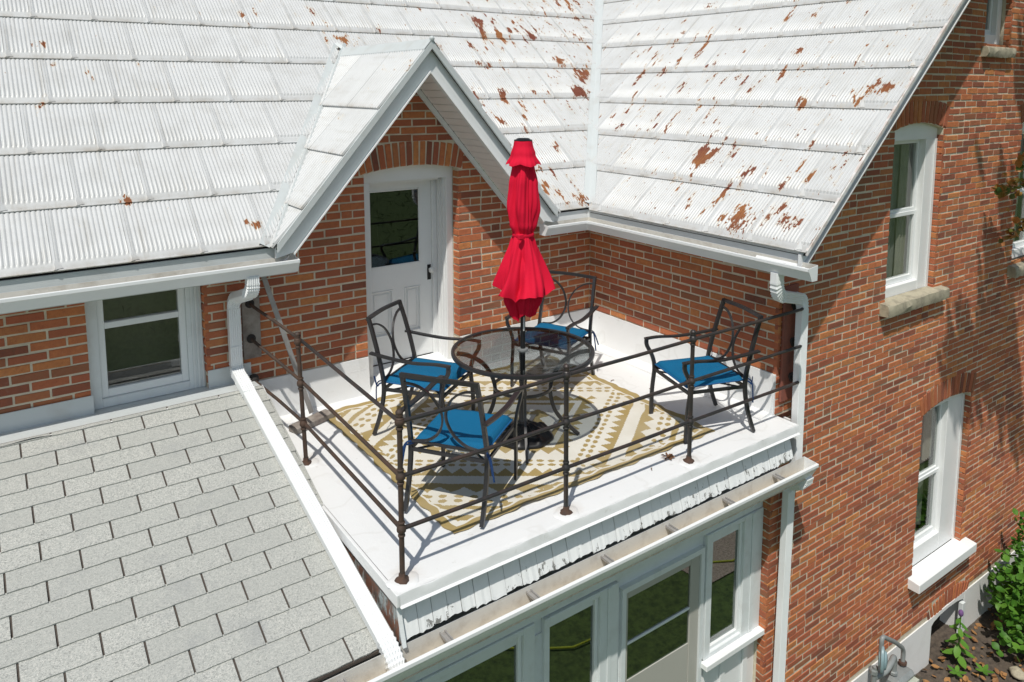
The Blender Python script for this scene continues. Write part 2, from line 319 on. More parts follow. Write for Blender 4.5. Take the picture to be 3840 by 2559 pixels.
# ---------------------------------------------------------------- object helpers
def tag(o, label=None, cat=None, group=None, kind=None):
    if label: o['label'] = label
    if cat: o['category'] = cat
    if group: o['group'] = group
    if kind: o['kind'] = kind
    return o
def thing(name, label, cat, loc=(0, 0, 0), rz=0.0, group=None):
    o = bpy.data.objects.new(name, None); col.objects.link(o)
    o.empty_display_size = 0.1
    o.location = loc; o.rotation_euler = (0, 0, rz)
    return tag(o, label, cat, group)
ROOTLOC = {}
def base_of(p):
    v = Vector((0, 0, 0))
    while p is not None:
        v = v + p.location; p = p.parent
    return v
class MB:
    def __init__(s): s.v = []; s.f = []; s.smooth = False
    def box(s, x0, x1, y0, y1, z0, z1):
        i = len(s.v)
        s.v += [(x0, y0, z0), (x1, y0, z0), (x1, y1, z0), (x0, y1, z0), (x0, y0, z1), (x1, y0, z1), (x1, y1, z1), (x0, y1, z1)]
        s.f += [(i, i + 3, i + 2, i + 1), (i + 4, i + 5, i + 6, i + 7), (i, i + 1, i + 5, i + 4), (i + 1, i + 2, i + 6, i + 5), (i + 2, i + 3, i + 7, i + 6), (i + 3, i, i + 4, i + 7)]
        return s
    def quad(s, a, b, c, d):
        i = len(s.v); s.v += [tuple(a), tuple(b), tuple(c), tuple(d)]; s.f.append((i, i + 1, i + 2, i + 3)); return s
    def prism(s, pts, ax, a0, a1):
        """polygon pts in the plane across axis ax, from a0 to a1"""
        n = len(pts); i = len(s.v)
        def p3(p, a):
            if ax == 'y': return (p[0], a, p[1])
            if ax == 'x': return (a, p[0], p[1])
            return (p[0], p[1], a)
        s.v += [p3(p, a0) for p in pts] + [p3(p, a1) for p in pts]
        s.f.append(tuple(i + k for k in range(n))); s.f.append(tuple(i + n + k for k in reversed(range(n))))
        for k in range(n):
            k2 = (k + 1) % n
            s.f.append((i + k, i + n + k, i + n + k2, i + k2))
        return s
    def sweep(s, path, prof, up=(0, 0, 1), closed=False, caps=True, scales=None, twist=None):
        """profile (list of (a,b)) swept along path; a along side, b along up"""
        pts = [Vector(p) for p in path]; n = len(pts); m = len(prof); base = len(s.v)
        upv_ = Vector(up).normalized(); pb = None
        for i, p in enumerate(pts):
            if closed: t = pts[(i + 1) % n] - pts[i - 1]
            elif i == 0: t = pts[1] - pts[0]
            elif i == n - 1: t = pts[-1] - pts[-2]
            else: t = (pts[i + 1] - p).normalized() + (p - pts[i - 1]).normalized()
            t.normalize()
            if pb is None:
                side = t.cross(upv_)
                if side.length < 1e-4: side = t.cross(Vector((1, 0, 0)))
                side.normalize()
            else:
                side = (pb - t * pb.dot(t))
                if side.length < 1e-5: side = t.cross(upv_)
                side.normalize()
            pb = side; b = side.cross(t)
            k = scales[i] if scales else 1.0
            for (x, y) in prof: s.v.append(tuple(p + side * (x * k) + b * (y * k)))
        rings = n if closed else n - 1
        for i in range(rings):
            a = base + i * m; c = base + ((i + 1) % n) * m
            for j in range(m):
                j2 = (j + 1) % m
                s.f.append((a + j, a + j2, c + j2, c + j))
        if caps and not closed:
            s.f.append(tuple(base + j for j in reversed(range(m)))); s.f.append(tuple(base + (n - 1) * m + j for j in range(m)))
        return s
    def tube(s, path, r, seg=10, closed=False, scales=None):
        prof = [(r * math.cos(2 * math.pi * k / seg), r * math.sin(2 * math.pi * k / seg)) for k in range(seg)]
        return s.sweep(path, prof, closed=closed, scales=scales)
    def bar(s, path, wd, ht, up=(0, 0, 1), closed=False):
        return s.sweep(path, [(-wd / 2, -ht / 2), (wd / 2, -ht / 2), (wd / 2, ht / 2), (-wd / 2, ht / 2)], up=up, closed=closed)
    def lathe(s, prof, c=(0, 0, 0), seg=20, fn=None, cap=True):
        """prof: (r,z) list"""
        base = len(s.v); m = seg
        for (r, z) in prof:
            for k in range(m):
                a = 2 * math.pi * k / m
                rr, zz = (r, z) if fn is None else fn(r, z, a)
                s.v.append((c[0] + rr * math.cos(a), c[1] + rr * math.sin(a), c[2] + zz))
        for i in range(len(prof) - 1):
            for k in range(m):
                k2 = (k + 1) % m
                s.f.append((base + i * m + k, base + i * m + k2, base + (i + 1) * m + k2, base + (i + 1) * m + k))
        if cap:
            s.f.append(tuple(base + k for k in reversed(range(m)))); s.f.append(tuple(base + (len(prof) - 1) * m + k for k in range(m)))
        return s
    def sphere(s, c, r, seg=14, rings=8, sz=1.0):
        return s.lathe([(max(0.0005, r * math.sin(math.pi * i / rings)), -r * sz * math.cos(math.pi * i / rings)) for i in range(rings + 1)], c, seg)
    def mesh(s, name, mat=None, off=(0, 0, 0), smooth=False):
        me = bpy.data.meshes.new(name)
        ox, oy, oz = off
        me.from_pydata([(a - ox, b - oy, c - oz) for a, b, c in s.v], [], s.f)
        me.validate()
        if mat: me.materials.append(mat)
        if smooth is True: me.polygons.foreach_set('use_smooth', [True] * len(me.polygons))
        elif smooth:
            me.polygons.foreach_set('use_smooth', [True] * len(me.polygons)); me.set_sharp_from_angle(angle=rad(smooth))
        me.update(); return me
    def build(s, name, mat, parent=None, smooth=False, bevel=0, world=True):
        """links ONE object; vertices are world coordinates (or the thing's own, when world is False)"""
        off = base_of(parent) if (parent is not None and world) else (0, 0, 0)
        me = s.mesh(name, mat, off, smooth)
        if bevel:
            bm = bmesh.new(); bm.from_mesh(me)
            ed = [e for e in bm.edges if len(e.link_faces) == 2 and e.calc_face_angle(0) > 0.6]
            bmesh.ops.bevel(bm, geom=ed, offset=bevel, segments=1, affect='EDGES', clamp_overlap=True)
            bm.to_mesh(me); bm.free()
        o = bpy.data.objects.new(name, me); col.objects.link(o)
        if parent is not None: o.parent = parent
        return o
def arc_pts(cx, cz, r, a0, a1, n):
    return [(cx + r * math.sin(a0 + (a1 - a0) * i / n), cz + r * math.cos(a0 + (a1 - a0) * i / n)) for i in range(n + 1)]
def fillet(path, r, n=6):
    """rounds the corners of a polyline"""
    P = [Vector(p) for p in path]; out = [P[0]]
    for i in range(1, len(P) - 1):
        a = (P[i - 1] - P[i]); b = (P[i + 1] - P[i]); q = min(r, a.length * 0.48, b.length * 0.48)
        p0 = P[i] + a.normalized() * q; p1 = P[i] + b.normalized() * q
        for k in range(n + 1):
            t = k / n; out.append(p0 * (1 - t) ** 2 + P[i] * 2 * t * (1 - t) + p1 * t * t)
    out.append(P[-1]); return out

# ================================================================ BRICK WALLS
def brick_variant(k, arch=False):
    r = random.Random(100 + k); b = MB(); j = lambda a: r.uniform(-a, a)
    F = [(0.018 + j(.007), 0, 0.06 + j(.06)), (1 - 0.018 + j(.007), 0, 0.06 + j(.06)), (1 - 0.018 + j(.007), 0, 1 - 0.06 + j(.06)), (0.018 + j(.007), 0, 1 - 0.06 + j(.06))]
    dep = j(.0028)
    F = [(x, dep + j(.0012), z) for x, y, z in F]
    m = [(0 + j(.004), .006, 0 + j(.02)), (1 + j(.004), .006, 0 + j(.02)), (1 + j(.004), .006, 1 + j(.02)), (0 + j(.004), .006, 1 + j(.02))]
    bk = [(x, .035, z) for x, y, z in m]
    # mid points of the long arris make it a little uneven
    b.v = F + m + bk
    b.f = [(0, 1, 2, 3)]
    for a in range(4):
        c = (a + 1) % 4
        b.f += [(a, 4 + a, 4 + c, c), (4 + a, 8 + a, 8 + c, 4 + c)]
    return b
BV = [brick_variant(k) for k in range(10)]
BVM = [b.mesh('brick', M_BRICK) for b in BV]

class Wall:
    def __init__(s, root, maxn=300): s.root = root; s.items = []; s.maxn = maxn
    def add(s, o, ax, l, h, jit=True):
        """o: world lower corner of the face; ax: unit vector along; outward normal = along x up"""
        s.items.append((Vector(o), Vector(ax), l, h, R.randrange(10)))
    def arch(s, cx, cz, r0, r1, a, n, y, gap=0.013, face='y'):
        for k in range(n):
            t = -a + 2 * a * (k + 0.5) / n; hw = (r0 * 2 * a / n - gap) / 2
            s.items.append(('arch', (cx, cz, t, hw, r0, r1, y), R.randrange(10)))
    def finish(s):
        scored = []
        for it in s.items:
            if it[0] == 'arch':
                cx, cz, t, hw, r0, r1, y = it[1]
                p = project((cx + r0 * math.sin(t), y, cz + r0 * math.cos(t)))
                size = (r1 - r0) * 2842 / p[2] * 1.2 if p else 0
            else:
                p = project(it[0] + it[1] * it[2] / 2); size = it[2] * 2842 / p[2] if p else 0
                if p: size *= 0.25 + abs((it[1].cross(Vector((0, 0, 1)))).dot((it[0] - CAM).normalized()))
            if p is None or not (-40 < p[0] < 3880 and -40 < p[1] < 2600): size = 0
            scored.append((size, it))
        scored.sort(key=lambda a: -a[0])
        n_ind = sum(1 for a in scored[:s.maxn] if a[0] > 9)
        off = base_of(s.root)
        mass = MB()
        for i, (sz, it) in enumerate(scored):
            if it[0] == 'arch':
                cx, cz, t, hw, r0, r1, y = it[1]
                loc = Vector((cx + r0 * math.sin(t) - hw * math.cos(t), y, cz + r0 * math.cos(t) + hw * math.sin(t)))
                # local x -> tangential, local z -> radial
                m3 = Matrix.Rotation(t, 3, 'Y'); sc = (2 * hw, 1, r1 - r0); k = it[2]
            else:
                loc = it[0]; ax = it[1]; m3 = Matrix.Rotation(math.atan2(ax.y, ax.x), 3, 'Z'); sc = (it[2], 1, it[3]); k = it[4]
            if i < n_ind:
                o = bpy.data.objects.new('brick', BVM[k]); col.objects.link(o); o.parent = s.root
                o.location = loc - off; o.rotation_euler = m3.to_euler(); o.scale = sc
            else:
                b = len(mass.v)
                for v in BV[k].v:
                    p = m3 @ Vector((v[0] * sc[0], v[1], v[2] * sc[2])) + loc; mass.v.append(tuple(p))
                mass.f += [tuple(q + b for q in f) for f in BV[k].f]
        if mass.v:
            o = mass.build('brickwork', M_BRICKS, s.root); o['kind'] = 'stuff'

def courses(wall, axis, org, z0, z1, c, pitch, gap, spans, proud=0.0042, phase=0.0):
    """axis 'x': faces -y at y=org ; axis 'y': faces -x at x=org (runs towards -y). spans(zmid)->[(a,b)]"""
    k0 = math.ceil(z0 / c - 1e-6); k = k0
    while (k + 1) * c <= z1 + 1e-6:
        zb = k * c
        for (a, b) in spans(zb + c / 2):
            if b - a < 0.03: continue
            cuts = [a]; off = phase + (0.5 * pitch if k % 2 else 0)
            j = math.ceil((a - off) / pitch)
            while off + j * pitch < b - 0.035:
                u = off + j * pitch + R.uniform(-.012, .012)
                if u - cuts[-1] > 0.045: cuts.append(u)
                j += 1
            cuts.append(b)
            for q in range(len(cuts) - 2, -1, -1):
                if cuts[q + 1] - cuts[q] > .20 and R.random() < .07: cuts.insert(q + 1, (cuts[q] + cuts[q + 1]) / 2 + R.uniform(-.015, .015))
            for u0, u1 in zip(cuts, cuts[1:]):
                g0 = 0 if u0 == a else gap / 2; g1 = 0 if u1 == b else gap / 2
                dz = R.uniform(-.0022, .0022) + .003 * math.sin(u0 * 1.9 + k * .21) + .002 * math.sin(u0 * 5.1 + k); h = c - gap * R.uniform(0.62, 1.30)
                if axis == 'x': wall.add((u0 + g0, org - proud, zb + gap / 2 + dz), (1, 0, 0), u1 - g1 - u0 - g0, h)
                else: wall.add((org - proud, -(u0 + g0), zb + gap / 2 + dz), (0, -1, 0), u1 - g1 - u0 - g0, h)
        k += 1

def sub_spans(spans, a, b):
    out = []
    for (p, q) in spans:
        if b <= p or a >= q: out.append((p, q)); continue
        if a > p: out.append((p, a))
        if b < q: out.append((b, q))
    return out
L = 2.331                                         # depth of the deck recess: the gable wall stands at y = -L
C1 = 0.069; C2 = 0.0655; PITCH = 0.2367
# --- geometry of openings
DX = -2.09; DHW = 0.47; DZS = 1.955; DRISE = 0.05; DR = (DHW ** 2 + DRISE ** 2) / (2 * DRISE); DCZ = DZS + DRISE - DR
def ring_half(z, cz, r_out, hw):
    d = r_out ** 2 - (z - cz) ** 2
    return min(hw, math.sqrt(d)) if d > 0 else 0
APX = -2.14; APZ = 3.053; DSL = 1.155
# ---- back wall (behind the deck, with the door)
bw = thing('brick_wall', 'red brick wall behind the deck with a pointed gable over the white door', 'wall', (-3, 0, 0))
def slab_z(zs, ze, x0, x1, y0, y1, root):
    return MB().box(x0, x1, y0, y1, zs, ze)
m = MB()
# mortar slab in pieces around the openings (front face at y=0)
m.box(-7.6, -4.69, 0, .30, -.1, 1.47).box(-4.69, -3.9, 0, .30, -.1, .376).box(-3.9, -2.56, 0, .30, -.1, 1.47).box(-1.62, -.0005, 0, .30, -.1, 1.47)
m.prism([(-2.56, 1.4702), (-3.25, 1.4702), (-2.56, 2.30)], 'y', 0, .30)
m.prism([(-1.62, 1.4702), (-1.62, 2.19), (-1.0, 1.4702)], 'y', 0, .30)
top = [(-2.56, DZS)] + [(DX - DHW + 2 * DHW * i / 12, DCZ + math.sqrt(DR ** 2 - (-DHW + 2 * DHW * i / 12) ** 2)) for i in range(13)][1:-1] + [(-1.62, DZS), (-1.62, 2.19), (APX, 2.80), (-2.56, 2.30)]
m.prism(top, 'y', 0, .30)
m.build('mortar', M_MORTAR, bw)
W = Wall(bw)
def back_spans(z):
    if z < 1.42: s = [(-7.6, -.004)]
    else:
        h = (2.795 - z) / DSL
        s = [(APX - h, APX + h)] if h > 0.05 else []
        if not s: return s
    if z < 1.45: s = sub_spans(s, -4.69, -3.90)
    if z < DZS: s = sub_spans(s, DX - DHW, DX + DHW)
    elif z < DCZ + DR + 0.225:
        hw = ring_half(z, DCZ, DR + 0.222, DHW + .035) + .01
        s = sub_spans(s, DX - hw, DX + hw)
    if z < .51: s = sub_spans(s, -7.7, -3.90)
    if z < .347: s = []
    return s
ZOFF = .347 - math.floor(.347 / C1) * C1
def courses_off(wall, axis, org, z0, z1, c, pitch, gap, spans, zoff, **kw):
    # same as courses with the joint pattern shifted up by zoff
    n0 = len(wall.items)
    courses(wall, axis, org, z0 - zoff, z1 - zoff, c, pitch, gap, lambda z: spans(z + zoff), **kw)
    for i in range(n0, len(wall.items)):
        it = wall.items[i]
        if it[0] != 'arch': it[0].z += zoff
courses_off(W, 'x', 0.0, .345, 2.9, C1, PITCH, .0120, back_spans, ZOFF, phase=0.05)
W.arch(DX, DCZ, DR + .004, DR + .214, math.asin(.505 / DR), 16, -.007, 0.013)
# brick returns of the door opening
k = 0
z = .347
while z + C1 < DZS:
    W.items.append((Vector((-1.6265, .088, z + .006)), Vector((0, -1, 0)), .092, C1 - .0145, R.randrange(10)))
    z += C1
z = .51
while z + C1 < 1.42:
    W.items.append((Vector((-3.9065, .045, z + .002)), Vector((0, -1, 0)), .048, C1 - .0145, R.randrange(10)))
    z += C1
W.finish()

# ---- side wall at the right of the deck (faces -x)
sw = thing('brick_wall', 'shaded red brick wall closing the right side of the deck under the corner gutter', 'wall', (0, -1.2, 0))
MB().box(0, .29, -L + .0005, 0.0, -.12, 1.47).build('mortar', M_MORTAR, sw)
MB().box(0, .29, -L + .0005, -2.255, -3.66, -.1205).build('mortar', M_MORTAR, sw)
W = Wall(sw)
courses_off(W, 'y', 0.0, .345, 1.45, C1, PITCH, .0120, lambda z: [(0.008, L + .0052)], ZOFF, phase=-.03)
courses(W, 'y', 0.0, -3.1, -.06, C2, PITCH, .0120, lambda z: [(2.26, L + .0052)], phase=.0)
W.finish()

# ---- gable wall (faces -y, right part of the picture)
gw = thing('brick_wall', 'tall sunlit red brick gable wall with segmental arches over its windows', 'wall', (4, -L, -3.66))
def seg(hw, rise): return (hw ** 2 + rise ** 2) / (2 * rise)
OPEN = []                                            # x0,x1,zsill,zspring,rise
OPEN.append((1.62, 2.53, .665, 2.295, .06)); OPEN.append((2.51, 3.575, -2.47, -.67, .07)); OPEN.append((3.25, 3.83, 3.12, 4.35, .05)); OPEN.append((4.33, 5.25, .69, 2.295, .06)); OPEN.append((5.4, 6.45, -2.47, -.67, .07))
def gtop(x): return 1.60 + .93 * x
m = MB(); xs = sorted(set([0.002] + [o[0] for o in OPEN] + [o[1] for o in OPEN] + [3.02, 3.79, 8.5]))
def acurve(o, x):
    hw = (o[1] - o[0]) / 2; cx = (o[0] + o[1]) / 2; r = seg(hw, o[4]); return o[3] + o[4] - r + math.sqrt(max(0, r * r - (x - cx) ** 2))
for xa, xb in zip(xs, xs[1:]):
    holes = [o for o in OPEN if o[0] < xb - 1e-6 and o[1] > xa + 1e-6]
    base = [(xa, -3.13), (xb, -3.13)]
    holes.sort(key=lambda o: o[2]); lower = [(xa, -3.13), (xb, -3.13)]
    for o in holes:
        m.prism([lower[0]] + lower[1:] + [(xb, o[2]), (xa, o[2])] if len(lower) == 2 else lower + [(xb, o[2]), (xa, o[2])], 'y', -L, -L + .29)
        n = 8; lower = [(xa + (xb - xa) * i / n, acurve(o, xa + (xb - xa) * i / n)) for i in range(n + 1)]
    m.prism(lower + [(xb, gtop(xb)), (xa, gtop(xa))], 'y', -L, -L + .29)
m.build('mortar', M_MORTAR, gw)
W = Wall(gw)
def gable_spans(z):
    x0 = max(-.005, (z - 1.60) / .93 + .02)
    s = [(x0, 8.4)]
    for o in OPEN:
        hw = (o[1] - o[0]) / 2; cx = (o[0] + o[1]) / 2; r = seg(hw, o[4]); cz = o[3] + o[4] - r
        if o[2] < z < o[3]: s = sub_spans(s, o[0], o[1])
        elif o[3] <= z < cz + r + .222:
            h = ring_half(z, cz, r + .226, hw + .045) + .006; s = sub_spans(s, cx - h, cx + h)
    if z < -2.925:
        h = ring_half(z - .01, -4.13, 1.205, .50); s = sub_spans(s, 3.405 - h, 3.405 + h)
    return s
courses(W, 'x', -L, -3.13, 8.6, C2, PITCH, .0128, gable_spans, phase=.11)
for o in OPEN:
    hw = (o[1] - o[0]) / 2; cx = (o[0] + o[1]) / 2; r = seg(hw, o[4]); cz = o[3] + o[4] - r
    W.arch(cx, cz, r + .004, r + .232, math.asin(min(.99, (hw + .04) / r)), int(2 * hw / .066) + 1, -L - .007)
    z = o[2] + .004
    while z + C2 < o[3]:
        W.items.append((Vector((o[1] - .006, -L + .055, z)), Vector((0, -1, 0)), .058, C2 - .012, R.randrange(10))); z += C2
W.arch(3.405, -3.13 - 1.0, 1.0 + .004 + .0, 1.195, .44, 15, -L - .007)
W.finish()

# ---- whitewashed foundation under the gable wall, with the basement window recess
fd = thing('foundation_wall', 'rough whitewashed foundation wall at the foot of the brick gable', 'wall', (4, -L, -3.66))
m = MB(); m.box(-.03, 3.02, -L - .012, -L + .35, -3.8, -3.132).box(3.79, 8.5, -L - .012, -L + .35, -3.8, -3.132).box(3.02, 3.79, -L + .25, -L + .35, -3.8, -3.132)
m.build('foundation', M_FOUND, fd)
MB().prism([(3.02, -3.132), (3.79, -3.132), (3.79, -3.24)] + [(3.405 + .385 * math.cos(t), -3.24 + .07 * math.sin(t)) for t in (0.5, 1.0, 1.57, 2.1, 2.6)] + [(3.02, -3.24)], 'y', -L - .010, -L + .24).build('lintel', M_FOUND, fd)
MB().box(3.72, 3.785, -L - .03, -L + .02, -3.8, -3.25).build('post', M_TRIM, fd, bevel=.004)
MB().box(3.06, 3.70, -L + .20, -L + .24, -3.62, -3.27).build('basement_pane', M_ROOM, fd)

# ================================================================ ROOFS
def corr_sheet(w_, l_, nr, lift=.026, rib=.012, edge=True, over=.03):
    """pressed tile: x across (0..w), y up the slope (0..l), z out of the slope"""
    b = MB(); sub = 4; marg = .028 if edge else .004
    xs_ = [0, .003, .010, .016, marg - .004] if edge else [0]
    k = nr * sub
    xs_ += [marg + (w_ - marg * (1.35 if edge else 2)) * i / k for i in range(k + 1)] + [w_ - .002]
    if edge: ys = [(0, 0, 0), (0.0005, .70, 0), (.010, .70, 0), (.016, .42, 0), (.052, .86, 0), (.060, .90, 0), (.078, .95, 1), (l_ * .5, .60, 1), (l_ - .03, .16, .9), (l_ + over, .0, .15)]
    else: ys = [(0, 0, 1), (.0005, 1, 1), (.06, .9, 1), (l_ * .5, .55, 1), (l_ - .01, .1, 1), (l_ + over, .05, .3)]
    nx = len(xs_)
    for (y, zf, rf) in ys:
        for i, x in enumerate(xs_):
            z = lift * zf if y > 0 else .008
            if y > 0:
                if edge and 1 <= i <= 3:
                    z += (.007 + (.004 if y < .06 and i == 2 else 0)) * (1 if y < l_ else .4)
                elif i >= (5 if edge else 1) and i < nx - 1:
                    z += rf * rib * (1.0, .8, .0, .8)[(i - (5 if edge else 1)) % 4]
            b.v.append((x, y, z))
    for j in range(len(ys) - 1):
        for i in range(nx - 1):
            a = j * nx + i; b.f.append((a, a + 1, a + nx + 1, a + nx))
    if edge:          # flared lug at the lower corner of the side lock
        z0 = lift + .004
        i = len(b.v)
        b.v += [(.012, .003, .027), (.056, .018, .0165), (.022, .085, .036), (.006, .05, .033), (.003, .003, .021)]
        b.f += [(i, i + 1, i + 2, i + 3), (i, i + 4, i + 1)]
    return b
def frame_matrix(o, ux, uy):
    ux = Vector(ux).normalized(); uy = Vector(uy).normalized(); n = ux.cross(uy)
    mm = Matrix((ux, uy, n)).transposed().to_4x4(); mm.translation = Vector(o); return mm
def place_tile(root, src, mesh, mt, cuts, mat, name='tile'):
    """src MB in local coordinates; cuts: list of (point, normal to discard side)"""
    off = base_of(root)
    pts = [mt @ Vector(v) for v in src.v]
    need = []
    for (p, n) in cuts:
        d = [(q - p).dot(n) for q in pts]
        if min(d) > 0: return None
        if max(d) > 0: need.append((p, n))
    if not need:
        o = bpy.data.objects.new(name, mesh); col.objects.link(o); o.parent = root
        m2 = mt.copy(); m2.translation = mt.translation - off; o.matrix_local = m2; return o
    bm = bmesh.new(); vs = [bm.verts.new(v) for v in src.v]
    for f in src.f:
        try: bm.faces.new([vs[i] for i in f])
        except ValueError: pass
    inv = mt.inverted(); i3 = mt.to_3x3().transposed()
    for (p, n) in need:
        bmesh.ops.bisect_plane(bm, geom=bm.verts[:] + bm.edges[:] + bm.faces[:], plane_co=inv @ p, plane_no=i3 @ n, clear_outer=True)
    if not bm.faces: bm.free(); return None
    me = bpy.data.meshes.new(name); bm.to_mesh(me); bm.free(); me.materials.append(mat)
    o = bpy.data.objects.new(name, me); col.objects.link(o); o.parent = root
    m2 = mt.copy(); m2.translation = mt.translation - off; o.matrix_local = m2; return o

RY0, RZ0, RS = -.36, 1.507, .8617                 # main roof plane: z = RZ0 + RS*(y-RY0)
RX0, QZ0, QS = -.355, 1.487, .929                  # right roof plane: z = QZ0 + QS*(x-RX0)
def zmain(y): return RZ0 + RS * (y - RY0)
def zright(x): return QZ0 + QS * (x - RX0)
VK = RS / QS; VC = (RZ0 - RS * RY0 - QZ0 + QS * RX0) / QS      # valley: x = VK*y + VC
n_m = Vector((0, -RS, 1)).normalized(); n_r = Vector((-QS, 0, 1)).normalized()
val_dir = Vector((VK, 1, RS)).normalized()
vp = Vector((VC, 0, zmain(0)))
main_cut = (vp, Vector((1, -VK, 0)).normalized())               # discard x beyond the valley
right_cut = (vp, Vector((-1, VK, 0)).normalized())
# dormer valleys: z = APZ - DSL*|x-APX|
def dorm_cut(side):
    # main-plane tiles: keep the outside of the dormer.  left: keep x < APX - (APZ - zmain(y))/DSL
    y1 = RY0; x1 = (APZ - zmain(y1)) / DSL; y2 = 1.0; x2 = (APZ - zmain(y2)) / DSL
    p1 = Vector((APX + side * x1, y1, zmain(y1))); p2 = Vector((APX + side * x2, y2, zmain(y2)))
    d = (p2 - p1); n = Vector((d.y, -d.x, 0)).normalized() * (1 if side < 0 else -1)
    # for the left side the outside is x smaller; the normal must point inside the dormer
    if side < 0 and n.x < 0: n = -n
    if side > 0 and n.x > 0: n = -n
    return (p1, n)
DCUT = {-1: dorm_cut(-1), 1: dorm_cut(1)}
YTOP = (APZ - RZ0) / RS + RY0
mr = thing('metal_roof', 'white pressed metal tile roof over the door wall, rusting towards the valley', 'roof', (-3, 0, 1.5))
EM = .5375                                          # exposure along the slope
tw, tl = .449, EM
SRC = corr_sheet(tw + .004, tl, 14); SRCM = SRC.mesh('tile', M_ROOF_Y, smooth=40); SRCX = SRC.mesh('tile', M_ROOF_X, smooth=40)
ux, uy = Vector((1, 0, 0)), Vector((0, 1, RS)).normalized()
OFFS = [0, .185, .389, .12, .335, .098, .241, .05, .25, .40]
NOV = n_m * .0
for k in range(10):
    s0 = k * EM; o = Vector((0, RY0, RZ0)) + uy * s0
    x = -4.884 + OFFS[k] - 7 * tw
    while x < VK * (o.y + .5) + VC:
        cuts = [main_cut]; spl = False
        cx = x + tw / 2
        if o.y < YTOP and abs(cx - APX) < (APZ - zmain(o.y)) / DSL + tw: cuts.append(DCUT[-1 if cx < APX else 1]); spl = o.y + .5 > YTOP
        mt = frame_matrix((x, o.y, o.z), ux, uy)
        mt = mt @ Matrix.Rotation(R.uniform(-.003, .003), 4, 'Z')
        if spl: cuts.append((Vector((0, YTOP, 0)), Vector((0, 1, 0)))); place_tile(mr, SRC, SRCM, mt, [main_cut, (Vector((0, YTOP, 0)), Vector((0, -1, 0)))], M_ROOF_Y)
        place_tile(mr, SRC, SRCM, mt, cuts, M_ROOF_Y)
        if o.y < YTOP and x < APX < x + tw: place_tile(mr, SRC, SRCM, mt, [main_cut, DCUT[1 if cx < APX else -1], (Vector((0, YTOP, 0)), Vector((0, 1, 0)))], M_ROOF_Y)
        x += tw
# boards under the tiles (keeps light out)
m = MB(); Y2 = 4.9
def mp(x, y, d=.03): return Vector((x, y, zmain(y))) - n_m * d
XL = -8.3
m.quad(mp(XL, RY0), mp(APX - (APZ - zmain(RY0)) / DSL + .03, RY0), mp(APX, YTOP), mp(XL, YTOP))
m.quad(mp(APX + (APZ - zmain(RY0)) / DSL - .03, RY0), mp(VK * RY0 + VC, RY0), mp(VK * YTOP + VC, YTOP), mp(APX, YTOP))
m.quad(mp(XL, YTOP), mp(VK * YTOP + VC, YTOP), mp(VK * Y2 + VC, Y2), mp(XL, Y2))
m.build('sheathing', M_TAR, mr)
# valley strip, two halves
def strip_pts(n_, side, w_, lift):
    out = []
    for t in (-.17, 5.9):
        p = vp + val_dir * (t / val_dir.y * 1.0) if False else Vector((VK * (t - 0.17) + VC, t - .17, zmain(t - .17)))
        out += [p + n_ * lift, p + side * w_ + n_ * lift]
    return out
sm = (n_m.cross(val_dir)).normalized();  sm = sm if sm.x < 0 else -sm
sr = (n_r.cross(val_dir)).normalized();  sr = sr if sr.x > 0 else -sr
vs = thing('valley_flashing', 'white metal strip folded into the valley between the two roof slopes', 'roof flashing', (0, 0, 1.5))
for nn, sd_, wd in ((n_m, sm, .075), (n_r, sr, .085)):
    q = strip_pts(nn, sd_, wd, .030); lo = strip_pts(nn, sd_, wd, .004)
    mid = (n_m + n_r).normalized()
    b = MB(); c0, c1 = Vector(lo[0]) + mid * .034, Vector(lo[2]) + mid * .034
    b.quad(c0, q[1], q[3], c1).quad(q[1], lo[1], lo[3], q[3])
    b.build('flashing_leaf', M_FLASH, vs)
MB().tube([Vector(strip_pts(n_m, sm, 0, 0)[0]) + mid * .036, Vector(strip_pts(n_m, sm, 0, 0)[2]) + mid * .036], .006, 6).build('fold', M_FLASH, vs)

rr = thing('metal_roof', 'white pressed metal tile roof with big rust patches ending above the brick gable', 'roof', (1, -1, 1.6))
uxr = Vector((0, -1, 0)); uyr = Vector((1, 0, QS)).normalized(); ER = .340 / uyr.z; RAKE = -2.785
twr = .437
SRC2 = corr_sheet(twr + .004, ER, 14); SRC2M = SRC2.mesh('tile', M_ROOF_X, smooth=40)
HEADR = [-2.688, -2.449, -2.687, -2.477, -2.684, -2.46, -2.68, -2.47, -2.68, -2.46]
rake_cut = (Vector((0, RAKE, 0)), Vector((0, -1, 0)))
for k in range(10):
    o = Vector((RX0, 0, QZ0)) + uyr * (k * ER)
    y = HEADR[k] - 0 * twr; yv = (o.x - VC) / VK
    # tile occupies y .. y-twr (its lock on the +y side)
    while y < yv + twr + .45:
        mt = frame_matrix((o.x, y, o.z), uxr, uyr)
        place_tile(rr, SRC2, SRC2M, mt, [right_cut, rake_cut], M_ROOF_X); y += twr
    # piece beyond the last head, up to the rake
m = MB(); X2 = 4.6
def rp(x, y, d=.03): return Vector((x, y, zright(x))) - n_r * d
m.quad(rp(RX0, (RX0 - VC) / VK), rp(RX0, RAKE + .02), rp(X2, RAKE + .02), rp(X2, (X2 - VC) / VK)).build('sheathing', M_TAR, rr)
